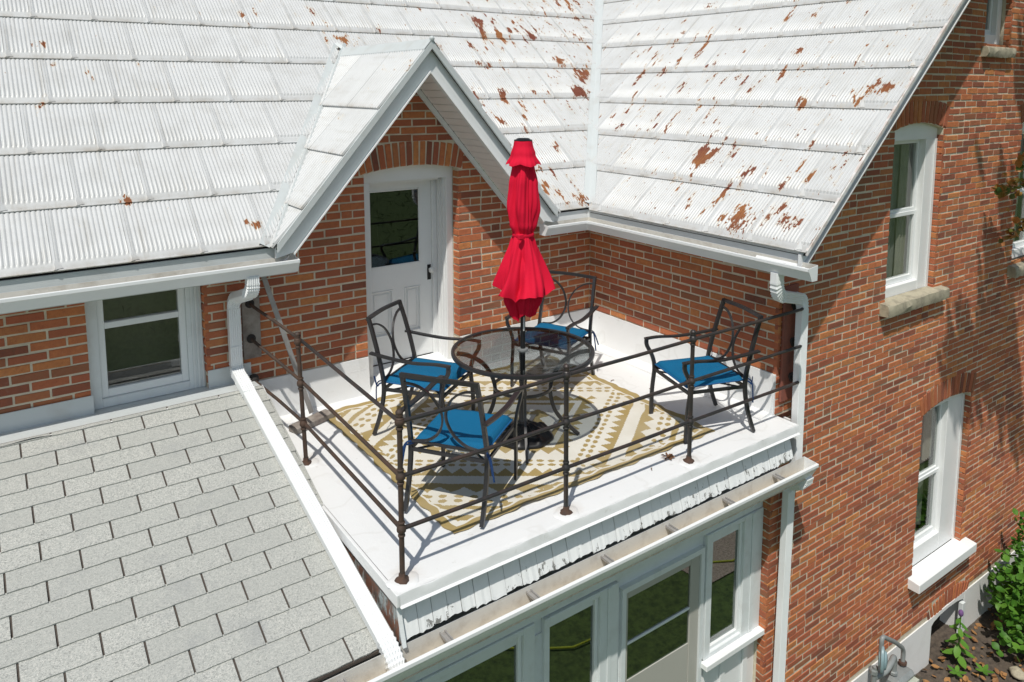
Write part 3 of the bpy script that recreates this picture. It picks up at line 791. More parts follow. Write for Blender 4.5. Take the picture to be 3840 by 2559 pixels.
# drip edge, rake fascia (shaded by it) and its thin bright lower moulding
def rk(x, up, y): return (x, y, zright(x) + up)
X2 = 4.6
m = MB(); m.prism([(RX0, zright(RX0) - .012), (X2, zright(X2) - .012), (X2, zright(X2) + .026), (RX0, zright(RX0) + .026)], 'y', RAKE - .008, RAKE + .012); m.build('drip_edge', simple('worn_drip_edge', (0.72, 0.71, 0.70), .5, 0, 9, .55, (.36, .16, .07)), rr)
m = MB(); m.prism([(RX0 + .0, zright(RX0) - .115), (X2, zright(X2) - .175), (X2, zright(X2) - .013), (RX0, zright(RX0) - .013)], 'y', RAKE + .045, RAKE + .07); m.build('rake_board', M_ALU, rr)
m = MB(); m.prism([(RX0 + .01, zright(RX0) - .130), (X2, zright(X2) - .192), (X2, zright(X2) - .176), (RX0 + .01, zright(RX0) - .116)], 'y', RAKE + .022, RAKE + .07); m.build('moulding', M_WHITE, rr)
m = MB(); m.prism([(RX0, zright(RX0) - .125), (X2, zright(X2) - .125), (X2, zright(X2) - .11), (RX0, zright(RX0) - .11)], 'y', RAKE + .0705, -L - .008); m.build('soffit', M_ALU, rr)

# ---- eave fascias
FY = -.335; FX = -.318
m = MB(); m.box(-8.0, -3.29, FY - .012, FY + .012, 1.28, zmain(FY) - .036); m.build('fascia', M_FLASH, mr)
m = MB(); m.box(-.92, FX - .013, FY - .012, FY + .012, 1.30, zmain(FY) - .036); m.build('fascia', M_ALU, mr)
m = MB(); m.box(FX - .012, FX + .012, RAKE + .05, FY - .0, 1.30, 1.487); m.build('fascia', M_ALU, rr)
m = MB(); m.box(-8.0, -3.29, FY + .0125, -.008, 1.395, 1.405); m.build('soffit', M_ALU, mr)
m = MB(); m.box(-.92, -.008, FY + .0125, -.008, 1.395, 1.405).box(FX + .0125, -.008, -L, FY - .0, 1.395, 1.405); m.build('soffit', M_ALU, rr)

# ================================================================ DORMER
dm = thing('gable_dormer', 'steep white gable dormer roof with corrugated metal sides above the deck door', 'dormer', (APX, 0, 1.5))
DYF = -.46
for side in (-1, 1):
    slope = Vector((-side, 0, DSL)).normalized()          # up the slope
    along = Vector((0, -side * -1, 0))
    nd = Vector((side * DSL, 0, 1)).normalized()
    ltot = 1.31 / math.cos(math.atan(DSL))
    rows = [(1.50, 1.767), (1.767, 2.157), (2.157, 2.512), (2.512, 3.065)]
    # keep front part: the valley with the main roof, discard behind
    p1 = Vector((APX + side * (APZ - zmain(RY0)) / DSL, RY0, zmain(RY0))); p2 = Vector((APX, YTOP, APZ)); dd = p2 - p1
    nv = dd.cross(Vector((0, 0, 1))).normalized(); nv = nv if nv.y > 0 else -nv
    for (za, zb) in rows:
        l_ = (zb - za) / slope.z; xa = APX + side * (APZ - za) / DSL
        w1 = .60 if za > 2.2 else .70
        nrib = 13 if za > 2.2 else 15
        src = corr_sheet(w1, l_, nrib, lift=.020, rib=.017, edge=False, over=.0 if zb > 3 else .02)
        sm_ = src.mesh('roof_sheet', M_ROOF_Y, smooth=40)
        for j in range(4):
            if side < 0: o = Vector((xa, DYF + w1 * (j + 1), za)); uxx = Vector((0, -1, 0))
            else: o = Vector((xa, DYF + w1 * j, za)); uxx = Vector((0, 1, 0))
            mt = frame_matrix(o, uxx, slope)
            place_tile(dm, src, sm_, mt, [(p1, nv)], M_ROOF_Y, 'roof_sheet')
    m = MB(); q = lambda x, y, d=.022: Vector((x, y, APZ - DSL * abs(x - APX))) - nd * d
    m.quad(q(p1.x, DYF + .02), q(APX, DYF + .02), q(APX, YTOP), q(p1.x, RY0 + .02)); m.build('sheathing', M_TAR, dm)
    # barge board in front, a thin sunlit moulding under it, metal edge over it
    f = lambda x, dz: (x, APZ - DSL * abs(x - APX) + dz)
    xe = APX + side * 1.325
    ext = -.0 if side < 0 else .0
    xq = APX + side * 1.19
    P = [f(APX, -.225), f(xq, -.225), f(xe, -.10), f(xe, -.018), f(APX, -.018)]
    MB().prism(P, 'y', DYF + .045, DYF + .07).build('barge_board', M_ALU, dm)
    P = [f(APX, -.242), f(xq, -.242), f(xq, -.226), f(APX, -.226)]
    MB().prism(P, 'y', DYF + .022, DYF + .07).build('moulding', M_WHITE, dm)
    P = [f(APX, -.045), f(xe, -.045), f(xe, .022), f(APX, .022)]
    MB().prism(P, 'y', DYF - .010, DYF + .012).build('drip_edge', M_FLASH, dm)
    # vinyl soffit boards across the underside and the frieze board on the brick
    nb = 23; x0 = .03; step = (1.27 - x0) / nb
    for i in range(nb):
        xa = APX + side * (x0 + i * step); xb = APX + side * (x0 + (i + 1) * step - .009)
        g = lambda x, dz: (x, APZ - DSL * abs(x - APX) + dz)
        MB().prism([g(xa, -.232), g(xb, -.232), g(xb, -.224), g(xa, -.218)], 'y', DYF + .0715, -.030).build('soffit_board', M_VINYL, dm)
    MB().prism([f(APX, -.30), f(xq, -.30), f(xq, -.235), f(APX, -.235)], 'y', -.028, -.008).build('frieze_board', M_ALU, dm)
# ridge cap
m = MB()
for side in (-1, 1):
    a = Vector((APX, DYF - .01, APZ + .034)); b_ = Vector((APX, YTOP + .06, APZ + .034)); dn = Vector((side, 0, -DSL)).normalized() * .11; n2 = Vector((side * DSL, 0, 1)).normalized() * .0
    m.quad(a, a + dn, b_ + dn, b_); m.quad(a + dn, a + dn - Vector((0, 0, .012)), b_ + dn - Vector((0, 0, .012)), b_ + dn)
m.quad((APX - .02, DYF - .012, APZ + .01), (APX + .02, DYF - .012, APZ + .01), (APX + .004, DYF - .012, APZ + .05), (APX - .004, DYF - .012, APZ + .05))
m.build('ridge_cap', M_FLASH, dm)
MB().sphere((APX, DYF - .005, APZ + .035), .022, 10, 6).build('ridge_end', M_FLASH, dm)
# valley strips between dormer and main roof
for side in (-1, 1):
    p1 = Vector((APX + side * (APZ - zmain(RY0)) / DSL, RY0, zmain(RY0))); p2 = Vector((APX, YTOP, APZ)); t = (p2 - p1).normalized()
    nd = Vector((side * DSL, 0, 1)).normalized()
    om = n_m.cross(t).normalized(); om = om if om.x * side > 0 else -om
    od = nd.cross(t).normalized(); od = od if od.x * side < 0 else -od
    p1 = p1 - t * .03; p2 = p2 + t * .06
    for nn, sd_, wd, nm in ((n_m, om, .085, 'a'), (nd, od, .075, 'b')):
        b = MB(); cc = (n_m + nd).normalized() * .020; li = nn * .034
        b.quad(p1 + cc, p1 + sd_ * wd + li, p2 + sd_ * wd + li, p2 + cc).quad(p1 + sd_ * wd + li, p1 + sd_ * (wd + .004), p2 + sd_ * (wd + .004), p2 + sd_ * wd + li)
        b.build('valley_strip', M_FLASH, dm)

# ================================================================ GUTTERS
def gutter(name, label, group, p0, p1, out, width, z_lip, depth, caps=(True, True), silt=False, inner=M_BEIGE, mit=(0, 0)):
    """trough from p0 to p1 (x,y), out = outward unit vector (towards the lip)"""
    r = thing(name, label, 'gutter', ((p0[0] + p1[0]) / 2, (p0[1] + p1[1]) / 2, z_lip - depth), group=group)
    o = Vector((out[0], out[1], 0)); a = Vector((p0[0], p0[1], 0)); b = Vector((p1[0], p1[1], 0))
    # outer shell profile (d outward, z)
    prof = [(0, z_lip + .015), (0, z_lip - depth), (width * .62, z_lip - depth), (width * .80, z_lip - depth * .62), (width * .97, z_lip - depth * .30), (width, z_lip - .028), (width + .006, z_lip - .022), (width + .006, z_lip - .002), (width - .016, z_lip), (width - .016, z_lip - .006), (width - .002, z_lip - .024)]
    inn = [(width - .006, z_lip - .028), (width * .95, z_lip - depth * .32), (width * .77, z_lip - depth * .62), (width * .60, z_lip - depth + .004), (.003, z_lip - depth + .004), (.003, z_lip + .014)]
    m = MB()
    def rail(pr, mb, flip=False):
        for (d0, z0), (d1, z1) in zip(pr, pr[1:]):
            t = (b - a).normalized()
            q = [a + t * d0 * mit[0] + o * d0 + Vector((0, 0, z0)), b + t * d0 * mit[1] + o * d0 + Vector((0, 0, z0)), b + t * d1 * mit[1] + o * d1 + Vector((0, 0, z1)), a + t * d1 * mit[0] + o * d1 + Vector((0, 0, z1))]
            mb.quad(*q)
    rail(prof, m); m.build('trough', M_ALU, r)
    m2 = MB(); rail(inn, m2); m2.build('lining', inner, r)
    for c, pt in zip(caps, (a, b)):
        if c:
            dirn = (b - a).normalized() * (.002 if pt is b else -.002)
            outl = [(0, z_lip + .012), (0, z_lip - depth), (width * .62, z_lip - depth), (width * .80, z_lip - depth * .62), (width * .97, z_lip - depth * .30), (width + .006, z_lip - .022), (width + .006, z_lip)]
            i = MB(); n = len(outl)
            i.v = [tuple(pt + dirn + o * d + Vector((0, 0, z))) for d, z in outl] + [tuple(pt - dirn + o * d + Vector((0, 0, z))) for d, z in outl]
            i.f = [tuple(range(n)), tuple(reversed(range(n, 2 * n)))] + [(k, n + k, n + (k + 1) % n, (k + 1) % n) for k in range(n)]
            i.build('end_cap', M_ALU, r)
    return r
g1 = gutter('eave_gutter', 'long white gutter under the metal tile eave above the small window', 'roof gutters', (-8.0, FY - .0125), (-3.30, FY - .0125), (0, -1), .106, 1.402, .10)
for x in (-6.3, -5.3, -4.02, -3.40):
    MB().box(x - .013, x + .013, FY - .118, FY - .016, 1.378, 1.384).build('hanger', M_GALV, g1)
g2 = gutter('eave_gutter', 'short white gutter stub between the dormer foot and the inner corner', 'roof gutters', (-.92, FY - .0125), (FX - .0125, FY - .0125), (0, -1), .106, 1.402, .10, (True, False), mit=(0, -1))
g3 = gutter('eave_gutter', 'white gutter along the eave above the shaded side brick wall', 'roof gutters', (FX - .0125, FY - .0125), (FX - .0125, -2.862), (-1, 0), .106, 1.402, .10, (False, True), mit=(1, 0))
# mitre pieces of the corner
for y in (-.75, -1.45, -2.15, -2.6):
    MB().box(FX - .118, FX - .016, y - .012, y + .012, 1.378, 1.384).build('hanger', M_GALV, g3)
# lower gutter along the porch
LGY = -2.553
g4 = gutter('porch_gutter', 'silted white gutter below the shake skirt at the deck front edge', 'roof gutters', (-7.6, LGY), (.105, LGY), (0, -1), .125, -.312, .12)
b = MB(); n = 220; xs_ = [-7.5 + 7.5 * i / n for i in range(n + 1)]
for i, x in enumerate(xs_):
    h = .012 + .010 * math.sin(i * 1.3) * math.sin(i * .37) + R.uniform(0, .012)
    for d, zz in ((.006, h * .6), (.040, h), (.074, h * .8), (.088, .0)): b.v.append((x, LGY - d, -.427 + zz + R.uniform(-.002, .002)))
for i in range(n):
    for j in range(3):
        a = i * 4 + j; b.f.append((a, a + 1, a + 5, a + 4))
o = b.build('silt', M_SCUM, g4); 
x = -6.9
while x < 0:
    MB().box(x - .012, x + .012, LGY - .124, LGY - .004, -.338, -.333).box(x - .020, x - .0125, LGY - .124, LGY - .004, -.338, -.322).box(x + .0125, x + .020, LGY - .124, LGY - .004, -.338, -.322).build('hanger', M_GALV, g4)
    x += .6
MB().sphere((-3.55, LGY - .05, -.405), .03, 8, 5, .5).build('moss_clump', M_SOIL, g4)

# ================================================================ DOWNSPOUTS
def ds_profile(w_=.090, d_=.066, ribs=5):
    pts = []; a = w_ / 2; c = d_ / 2; n = ribs * 4
    for i in range(n + 1):
        x = -a + .006 + (w_ - .012) * i / n; pts.append((x, -c + (.0035 if (i // 2) % 2 else 0)))
    pts += [(a, -c + .006), (a, c - .006)]
    for i in range(n + 1):
        x = a - .006 - (w_ - .012) * i / n; pts.append((x, c - (.0035 if (i // 2) % 2 else 0)))
    pts += [(-a, c - .006), (-a, -c + .006)]
    return pts
DSP = ds_profile()
def elbow(a, b, c, r, n=15):
    """points of a rounded bend with crimp scaling"""
    a, b, c = Vector(a), Vector(b), Vector(c); u = (a - b).normalized(); v = (c - b).normalized()
    p0 = b + u * r; p1 = b + v * r
    return [p0 * (1 - t) ** 2 + b * 2 * t * (1 - t) + p1 * t * t for t in [i / n for i in range(n + 1)]]
def downspout(root, pts, radii, up, prof=DSP, mat=M_ALU, straps=()):
    P = [Vector(p) for p in pts]; prev = P[0]
    for i in range(1, len(P) - 1):
        e = elbow(P[i - 1], P[i], P[i + 1], radii[i - 1])
        if (e[0] - prev).length > .01: MB().sweep([prev, e[0]], prof, up=up).build('pipe', mat, root)
        sc = [1.06 if k in (0, 1, len(e) - 1) else (1.09 if k % 2 else .955) for k in range(len(e))]
        MB().sweep(e, prof, up=up, scales=sc).build('elbow', mat, root)
        prev = e[-1]
    MB().sweep([prev, P[-1]], prof, up=up).build('pipe', mat, root)
d1 = thing('downspout', 'white downspout that drops beside the small window and lies down the shingle roof', 'downspout', (-3.70, -.1, .45), group='downspouts')
mslope = math.tan(rad(19))
def shz(y): return .40 + mslope * (y + .30)
path = [(-3.640, -.395, 1.31), (-3.640, -.395, 1.185), (-3.700, -.075, 1.075), (-3.700, -.075, .50), (-3.700, -.30, shz(-.30) + .050), (-3.608, -2.565, shz(-2.565) + .066), (-3.604, -2.618, -.405)]
downspout(d1, path, [.075, .075, .06, .10, .10], (0, 1, 0))
MB().box(-3.745, -3.655, -.112, -.04, .700, .703).build('seam_band', M_ALU, d1)
d2 = thing('downspout', 'white downspout at the brick corner dropping from the roof gutter to the lower one', 'downspout', (.18, -2.44, -.4), group='downspouts')
downspout(d2, [(-.375, -2.56, 1.31), (-.375, -2.56, 1.13), (.165, -2.43, .985), (.115, -2.47, -.395)], [.11, .085], (0, 1, 0))
MB().box(.105, .125, -2.475, -2.335, -.06, -.04).build('strap', M_ALU, d2)
d3 = thing('downspout', 'white downspout running from the lower gutter to the ground along the brick corner', 'downspout', (.1, -2.44, -3.6), group='downspouts')
downspout(d3, [(.06, -2.62, -.43), (.06, -2.60, -.50), (.115, -2.42, -.60), (.085, -2.42, -3.55)], [.03, .05], (0, 1, 0))

# ================================================================ DECK
dk = thing('roof_deck', 'flat white membrane roof deck between the brick walls and the shingle slope', 'deck', (-1.8, -1.2, 0))
b = MB(); nx, ny = 60, 46
DXL, DYF2 = -3.553, -2.549
for j in range(ny + 1):
    for i in range(nx + 1):
        x = DXL + (0 - DXL) * i / nx; y = DYF2 * (j / ny)
        e = min(1, (x - DXL) / .25, (y - DYF2) / .25)
        z = (.004 * math.sin(x * 2.3 + y) * math.sin(y * 2.9 + .6) + .0022 * math.sin(x * 9 + 2) * math.sin(y * 7)) * max(0, e)
        b.v.append((x, y, z))
for j in range(ny):
    for i in range(nx):
        a = j * (nx + 1) + i; b.f.append((a, a + nx + 1, a + nx + 2, a + 1))
b.build('membrane', M_DECK, dk, smooth=True)
# front and left fascia, the left one following the slab edge
b = MB(); N = 90
for i in range(N + 1):
    x = DXL - .004 + (.003 - (DXL - .004)) * i / N; jz = .0016 * math.sin(i * .9) + R.uniform(-.001, .001)
    b.v += [(x, DYF2 + .03, .0015), (x, DYF2 - .004, -.001 + jz), (x, DYF2 - .007 + jz, -.012), (x, DYF2 - .010, -.062), (x, DYF2 - .024, -.072), (x, DYF2 + .05, -.072)]
for i in range(N):
    for j in range(5):
        a = i * 6 + j; b.f.append((a, a + 1, a + 7, a + 6))
b.build('front_edge', M_DECK, dk, smooth=35)
MB().prism([(DYF2 - .006, .001), (-1.45, .001), (-1.50, -.070), (DYF2 - .006, -.072)], 'x', DXL - .022, DXL - .001).build('side_edge', M_DECK, dk, bevel=.003)
MB().box(DXL + .002, -.002, DYF2 + .04, -.002, -.12, -.012).build('slab', M_GREYWOOD, dk)
# canted upstands along the walls
def cant(run):
    return [(run[0], .352), (run[0] + .004, .348), (run[0] + .020, .10), (run[0] + .045, .035), (run[0] + .17, .006), (run[0] + .172, -.01), (run[0], -.01)]
def cprism_y(x0, x1, hi):                                   # along back wall: section in (y,z)
    pr = [(-.0085, hi), (-.014, hi - .002), (-.030, .11), (-.055, .030), (-.165, .005), (-.165, -.008), (-.0085, -.008)]
    return MB().prism(pr, 'x', x0, x1)
cprism_y(DXL + .002, -2.56, .350).build('upstand', M_DECK, dk, smooth=30)
cprism_y(-1.62, -.012, .350).build('upstand', M_DECK, dk, smooth=30)
MB().prism([(-.0085, .350), (-.014, .348), (-.032, .11), (-.057, .030), (-.163, .005), (-.163, -.008), (-.0085, -.008)], 'y', -L + .012, -.010).build('upstand', M_DECK, dk, smooth=30)
MB().box(-.030, .004, -L + .000, -L + .0115, -.008, .349).build('upstand_end', M_DECK, dk, bevel=.003)
MB().box(DXL + .004, -2.562, -.0215, -.016, .244, .250).box(-1.618, -.03, -.0215, -.016, .244, .250).build('lap_seam', M_DECK, dk)
MB().box(-.0225, -.016, -2.3, -.03, .186, .191).build('lap_seam', M_DECK, dk)
# white sloping sill under the door
MB().prism([(-.17, -.005), (-.17, .006), (-.10, .035), (.10, .105), (.285, .128), (.285, -.005)], 'x', -2.5605, -1.6195).build('door_sill', M_DECK, dk)
# seams
MB().box(-3.50, -.17, -.182, -.176, .0055, .0075).build('seam', M_DECK, dk)
MB().box(-.182, -.176, -2.33, -.18, .0055, .0075).build('seam', M_DECK, dk)

# left upstand, window shelf and its bright drip edge above the shingles
fl = thing('wall_flashing', 'pale painted flashing shelf between the small window and the shingles', 'flashing', (-5, -.1, .38))
MB().box(-7.6, -4.678, -.016, -.0085, .376, .514).build('upstand', M_FLASH, fl)
MB().box(-3.897, -3.5705, -.016, -.0085, .376, .520).build('upstand', M_FLASH, fl)
MB().prism([(-.0085, .372), (-.0085, .380), (-.255, .404), (-.255, .396)], 'x', -7.6, -3.5705).build('shelf', M_FLASH, fl)
MB().box(-4.678, -3.897, -.0080, .060, .366, .3795).build('window_shelf', M_FLASH, fl)
b = MB(); N = 120
for i in range(N + 1):
    x = -7.6 + (4.03) * i / N; wv = .004 * math.sin(i * .6) + (.010 if 66 < i < 80 else 0) * math.sin((i - 66) / 14 * math.pi)
    b.v += [(x, -.254, .4045), (x, -.292 + wv * .4, .404 + wv * .6), (x, -.312 + wv * .2, shz(-.312) + .012 + wv)]
for i in range(N):
    for j in range(2):
        a = i * 3 + j; b.f.append((a, a + 1, a + 4, a + 3))
b.build('drip_edge', M_WHITE, fl)

# ================================================================ SHINGLE ROOF
sr_ = thing('shingle_roof', 'low lean-to roof of pale grey asphalt shingles beside the white deck', 'roof', (-5.5, -1.4, 0))
EY = .1343; tabw = .3585; SL = Vector((0, 1, mslope)).normalized()
def tab_src(var):
    r = random.Random(var); b = MB(); n = 9; e = EY / SL.y + .012
    # unit tab: x 0..tabw-.008, y along slope from 0 (lower edge) up to e
    W_ = tabw - .011
    top, bot = [], []
    for i in range(n + 1):
        x = W_ * i / n; jag = r.uniform(-.0022, .0022)
        bot.append((x, jag, .0115 + r.uniform(-.0006, .0008)))
        top.append((x, e, .0015))
    low = [(x, y, .0005) for x, y, z in bot]
    b.v = bot + top + low; k = n + 1
    for i in range(n): b.f += [(i, i + 1, k + i + 1, k + i), (2 * k + i, 2 * k + i + 1, i + 1, i)]
    b.f += [(0, k, 2 * k), (n, 2 * k + n, k + n)]
    return b
TABS = [tab_src(i) for i in range(6)]; TABM = [t.mesh('shingle', M_SHINGLE) for t in TABS]
MB().prism([(-.26, shz(-.26) - .004), (-2.46, shz(-2.46) - .004), (-2.46, shz(-2.46) - .02), (-.26, shz(-.26) - .02)], 'x', -7.6, -3.5615).build('sheathing', simple('shingle_gap_tar', (.085, .07, .06), .95), sr_)
off = base_of(sr_)
for k in range(-4, 16):
    yb = -.712 - EY * (k) + 0.0
    if yb > -.30 or yb < -2.49: continue
    xh = -5.125 + .1855 * k
    x = xh - math.ceil((xh + 7.6) / tabw) * tabw
    while x < -3.565:
        wd = min(tabw, -3.5615 - x)
        j = R.randrange(6)
        o = bpy.data.objects.new('shingle', TABM[j]); col.objects.link(o); o.parent = sr_
        mt = frame_matrix((x + .0045, yb + R.uniform(-.001, .001), shz(yb)), (1, 0, 0), SL)
        mt.translation -= off; o.matrix_local = mt
        sc = (wd - .002) / tabw if wd < tabw else 1.0
        topc = min(1.0, (-.27 - yb) / (EY + .011)); o.scale = (max(.02, sc), topc if topc < 1 else 1, 1)
        x += tabw
MB().box(-7.6, -3.5615, -2.50, -2.478, -.50, shz(-2.49) - .006).build('eave_board', M_BEIGE, sr_)
MB().prism([(-.255, shz(-.255) - .005), (-1.45, shz(-1.45) - .005), (-1.45, -.01), (-.165, -.01), (-.165, .2)], 'x', -3.5605, -3.5565).build('side_upstand', M_DECK, sr_)
for k in range(13):                                       # ragged shingle ends turned over the deck edge
    y = -.42 - .085 * k
    MB().prism([(y - .082, shz(y - .082) - .004), (y, shz(y) - .004), (y, shz(y) - .014), (y - .082, shz(y - .082) - .014)], 'x', -3.572, -3.550).build('shingle', M_SHINGLE, sr_)

# ================================================================ SHAKE SKIRT under the deck edge
sk = thing('shingle_skirt', 'peeling white wooden shakes below the deck front edge', 'shingle skirt', (-1.8, -2.5, -.2), 0)
x = -3.535; i = 0
while x < -.02:
    wd = R.uniform(.085, .125); wd = min(wd, -.012 - x)
    if wd < .03: break
    zb = -.288 + R.uniform(-.006, .010); yt = -2.466 + R.uniform(-.003, .003); yb = yt - .30 * (-.055 - zb) - R.uniform(0, .008)
    s = MB(); n = 5; th = .010
    for j in range(n + 1):
        xx = x + wd * j / n - (.0045 if j == n else -.0 if j == 0 else 0); jag = R.uniform(-.010, .006)
        s.v += [(xx, yt, -.045), (xx, yb, zb + jag), (xx, yb + th, zb + jag), (xx, yt + .01, -.045)]
    for j in range(n):
        a = j * 4; s.f += [(a, a + 1, a + 5, a + 4), (a + 1, a + 2, a + 6, a + 5), (a + 2, a + 3, a + 7, a + 6)]
    s.f += [(0, 3, 2, 1), tuple(n * 4 + q for q in (0, 1, 2, 3))]
    s.build('shake', M_SHAKE, sk); x += wd; i += 1
MB().prism([(-2.455, -.03), (-2.518, -.262), (-2.43, -.262), (-2.43, -.03)], 'x', -3.5405, -.008).build('backing', M_TAR, sk)
MB().prism([(-2.500, -.073), (-2.575, -.295), (-2.28, -.295), (-1.62, -.073)], 'x', -3.5505, -3.542).build('side_sheet', M_TIN, sk)
MB().prism([(-2.503, -.073), (-2.578, -.300), (-2.563, -.300), (-2.488, -.073)], 'x', -3.553, -3.532).build('corner_strip', M_TRIM, sk)

# ================================================================ WINDOWS AND DOORS
def ring(m, x0, x1, z0, z1, y0, y1, wl, wr, wt, wb):
    """rectangular frame of butted bars"""
    m.box(x0, x0 + wl, y0, y1, z0, z1).box(x1 - wr, x1, y0, y1, z0, z1).box(x0 + wl, x1 - wr, y0, y1, z1 - wt, z1).box(x0 + wl, x1 - wr, y0, y1, z0, z0 + wb)
    return m
def curtain(root, x0, x1, y, z0, z1, mat, folds=9, amp=.012):
    b = MB(); n = folds * 6
    for i in range(n + 1):
        x = x0 + (x1 - x0) * i / n; yy = y + amp * math.sin(i * 2 * math.pi / 6) + amp * .5 * math.sin(i * .9)
        b.v += [(x, yy, z0), (x, yy, z1)]
    for i in range(n): b.f.append((2 * i, 2 * i + 2, 2 * i + 3, 2 * i + 1))
    return b.build('curtain', mat, root, smooth=True)
def room(root, x0, x1, y, z0, z1, mat=None, d=.9):
    b = MB(); e = .25
    b.box(x0 - e, x1 + e, y + d, y + d + .02, z0 - e, z1 + e).box(x0 - e, x0 - e + .02, y + .1, y + d, z0 - e, z1 + e).box(x1 + e - .02, x1 + e, y + .1, y + d, z0 - e, z1 + e)
    b.box(x0 - e, x1 + e, y + .1, y + d, z0 - e - .02, z0 - e).box(x0 - e, x1 + e, y + .1, y + d, z1 + e, z1 + e + .02)
    return b.build('room_interior', mat or M_ROOM, root)
# small window left
w1 = thing('sash_window', 'small white double hung window above the shingles left of the deck', 'window', (-4.3, .06, .38), group='sash windows')
ring(MB(), -4.688, -3.902, .382, 1.40, .045, .115, .072, .118, .03, .001).build('casing', M_TRIM, w1, bevel=.004)
ring(MB(), -4.616, -4.020, .45, 1.37, .062, .125, .045, .048, .08, .06).build('upper_frame', M_SASH, w1, bevel=.003)
MB().box(-4.571, -4.068, .066, .120, .96, 1.005).build('meeting_rail', M_SASH, w1, bevel=.003)
MB().box(-4.616, -4.020, .040, .125, .382, .449).build('sill', M_TRIM, w1, bevel=.004)
for dx in (.030, .062, .092): MB().box(-4.018 + dx, -4.004 + dx, .036, .0445, .383, 1.39).build('moulding', M_TRIM, w1)
MB().box(-4.571, -4.068, .095, .098, 1.006, 1.29).build('pane', M_PANE, w1); MB().box(-4.571, -4.068, .085, .088, .511, .959).build('pane', M_PANE, w1)
room(w1, -4.6, -4.03, .12, .45, 1.4, simple('taupe_room', (.30, .26, .22), .9), .35)

# deck door
dr = thing('door', 'white half glazed door under the brick arch opening onto the deck', 'door', (-2.09, .3, .12))
cx0, cx1 = -2.557, -1.623
ztop = lambda x: DCZ + math.sqrt(DR ** 2 - (x - DX) ** 2) - .002
hd = [(cx0, 1.865)] + [(cx1, 1.865)] + [(cx1 + (cx0 - cx1) * i / 10, ztop(cx1 + (cx0 - cx1) * i / 10)) for i in range(11)]
MB().prism(hd, 'y', .10, .16).build('head_board', M_WHITE, dr)
MB().box(-2.557, -2.465, .10, .35, .10, 1.8645).build('jamb', M_WHITE, dr, bevel=.004)
MB().box(-1.695, -1.6235, .10, .35, .10, 1.8645).build('jamb', M_WHITE, dr, bevel=.004)
for yy in (.14, .19, .24): MB().box(-1.703, -1.6955, yy, yy + .016, .10, 1.86).build('stop_moulding', M_WHITE, dr)
MB().box(-1.745, -1.6955, .275, .34, .10, 1.8645).build('stop', M_WHITE, dr, bevel=.003)
MB().box(-2.4645, -1.7455, .16, .35, 1.84, 1.8645).build('head_jamb', M_WHITE, dr)
y0, y1 = .300, .335
sl = MB(); gx0, gx1, gz0, gz1 = -2.383, -1.866, 1.043, 1.760
sl.box(-2.463, gx0, y0, y1, .133, 1.838).box(gx1, -1.747, y0, y1, .133, 1.838).box(gx0, gx1, y0, y1, gz1, 1.838)
sl.box(gx0, gx1, y0, y1, .825, gz0).box(gx0, gx1, y0, y1, .133, .385)
pxa, pxb = -2.383, -1.866; pm0, pm1 = -2.16, -2.04
sl.box(pm0, pm1, y0, y1, .385, .825)
sl.build('leaf', M_WHITE, dr)
for (a, b_) in ((pxa, pm0), (pm1, pxb)):
    MB().box(a, b_, y0 + .014, y1, .385, .825).build('panel', M_WHITE, dr)
    ring(MB(), a + .001, b_ - .001, .386, .824, y0 - .006, y0 + .0135, .014, .014, .014, .014).build('panel_moulding', M_WHITE, dr, bevel=.004)
    ring(MB(), a + .035, b_ - .035, .42, .79, y0 + .006, y0 + .0135, .010, .010, .010, .010).build('panel_moulding', M_WHITE, dr, bevel=.003)
ring(MB(), gx0 + .001, gx1 - .001, gz0 + .001, gz1 - .001, y0 - .004, y0 + .012, .012, .012, .012, .012).build('glazing_bead', M_WHITE, dr, bevel=.004)
MB().box(gx0 + .012, gx1 - .012, y0 + .006, y0 + .010, gz0 + .012, gz1 - .012).build('pane', M_PANE, dr)
hp = MB().box(-1.795, -1.755, y0 - .004, y0, .862, 1.01).build('lock_plate', M_BLACK, dr, bevel=.002)
MB().lathe([(.010, 0), (.010, .02), (.026, .028), (.031, .042), (.027, .056), (.012, .062)], (0, 0, 0), 18)
kn = MB(); kn.lathe([(.010, 0), (.009, .022), (.024, .030), (.031, .044), (.027, .058), (.008, .064)], (0, 0, 0), 18)
kn.v = [(-1.772 + v[0], y0 - .004 - v[2], .965 + v[1]) for v in kn.v]; kn.f = [tuple(reversed(f)) for f in kn.f]
kn.build('knob', M_PORC, dr, smooth=40)
room(dr, -2.45, -1.75, .36, .2, 1.8, d=1.6)

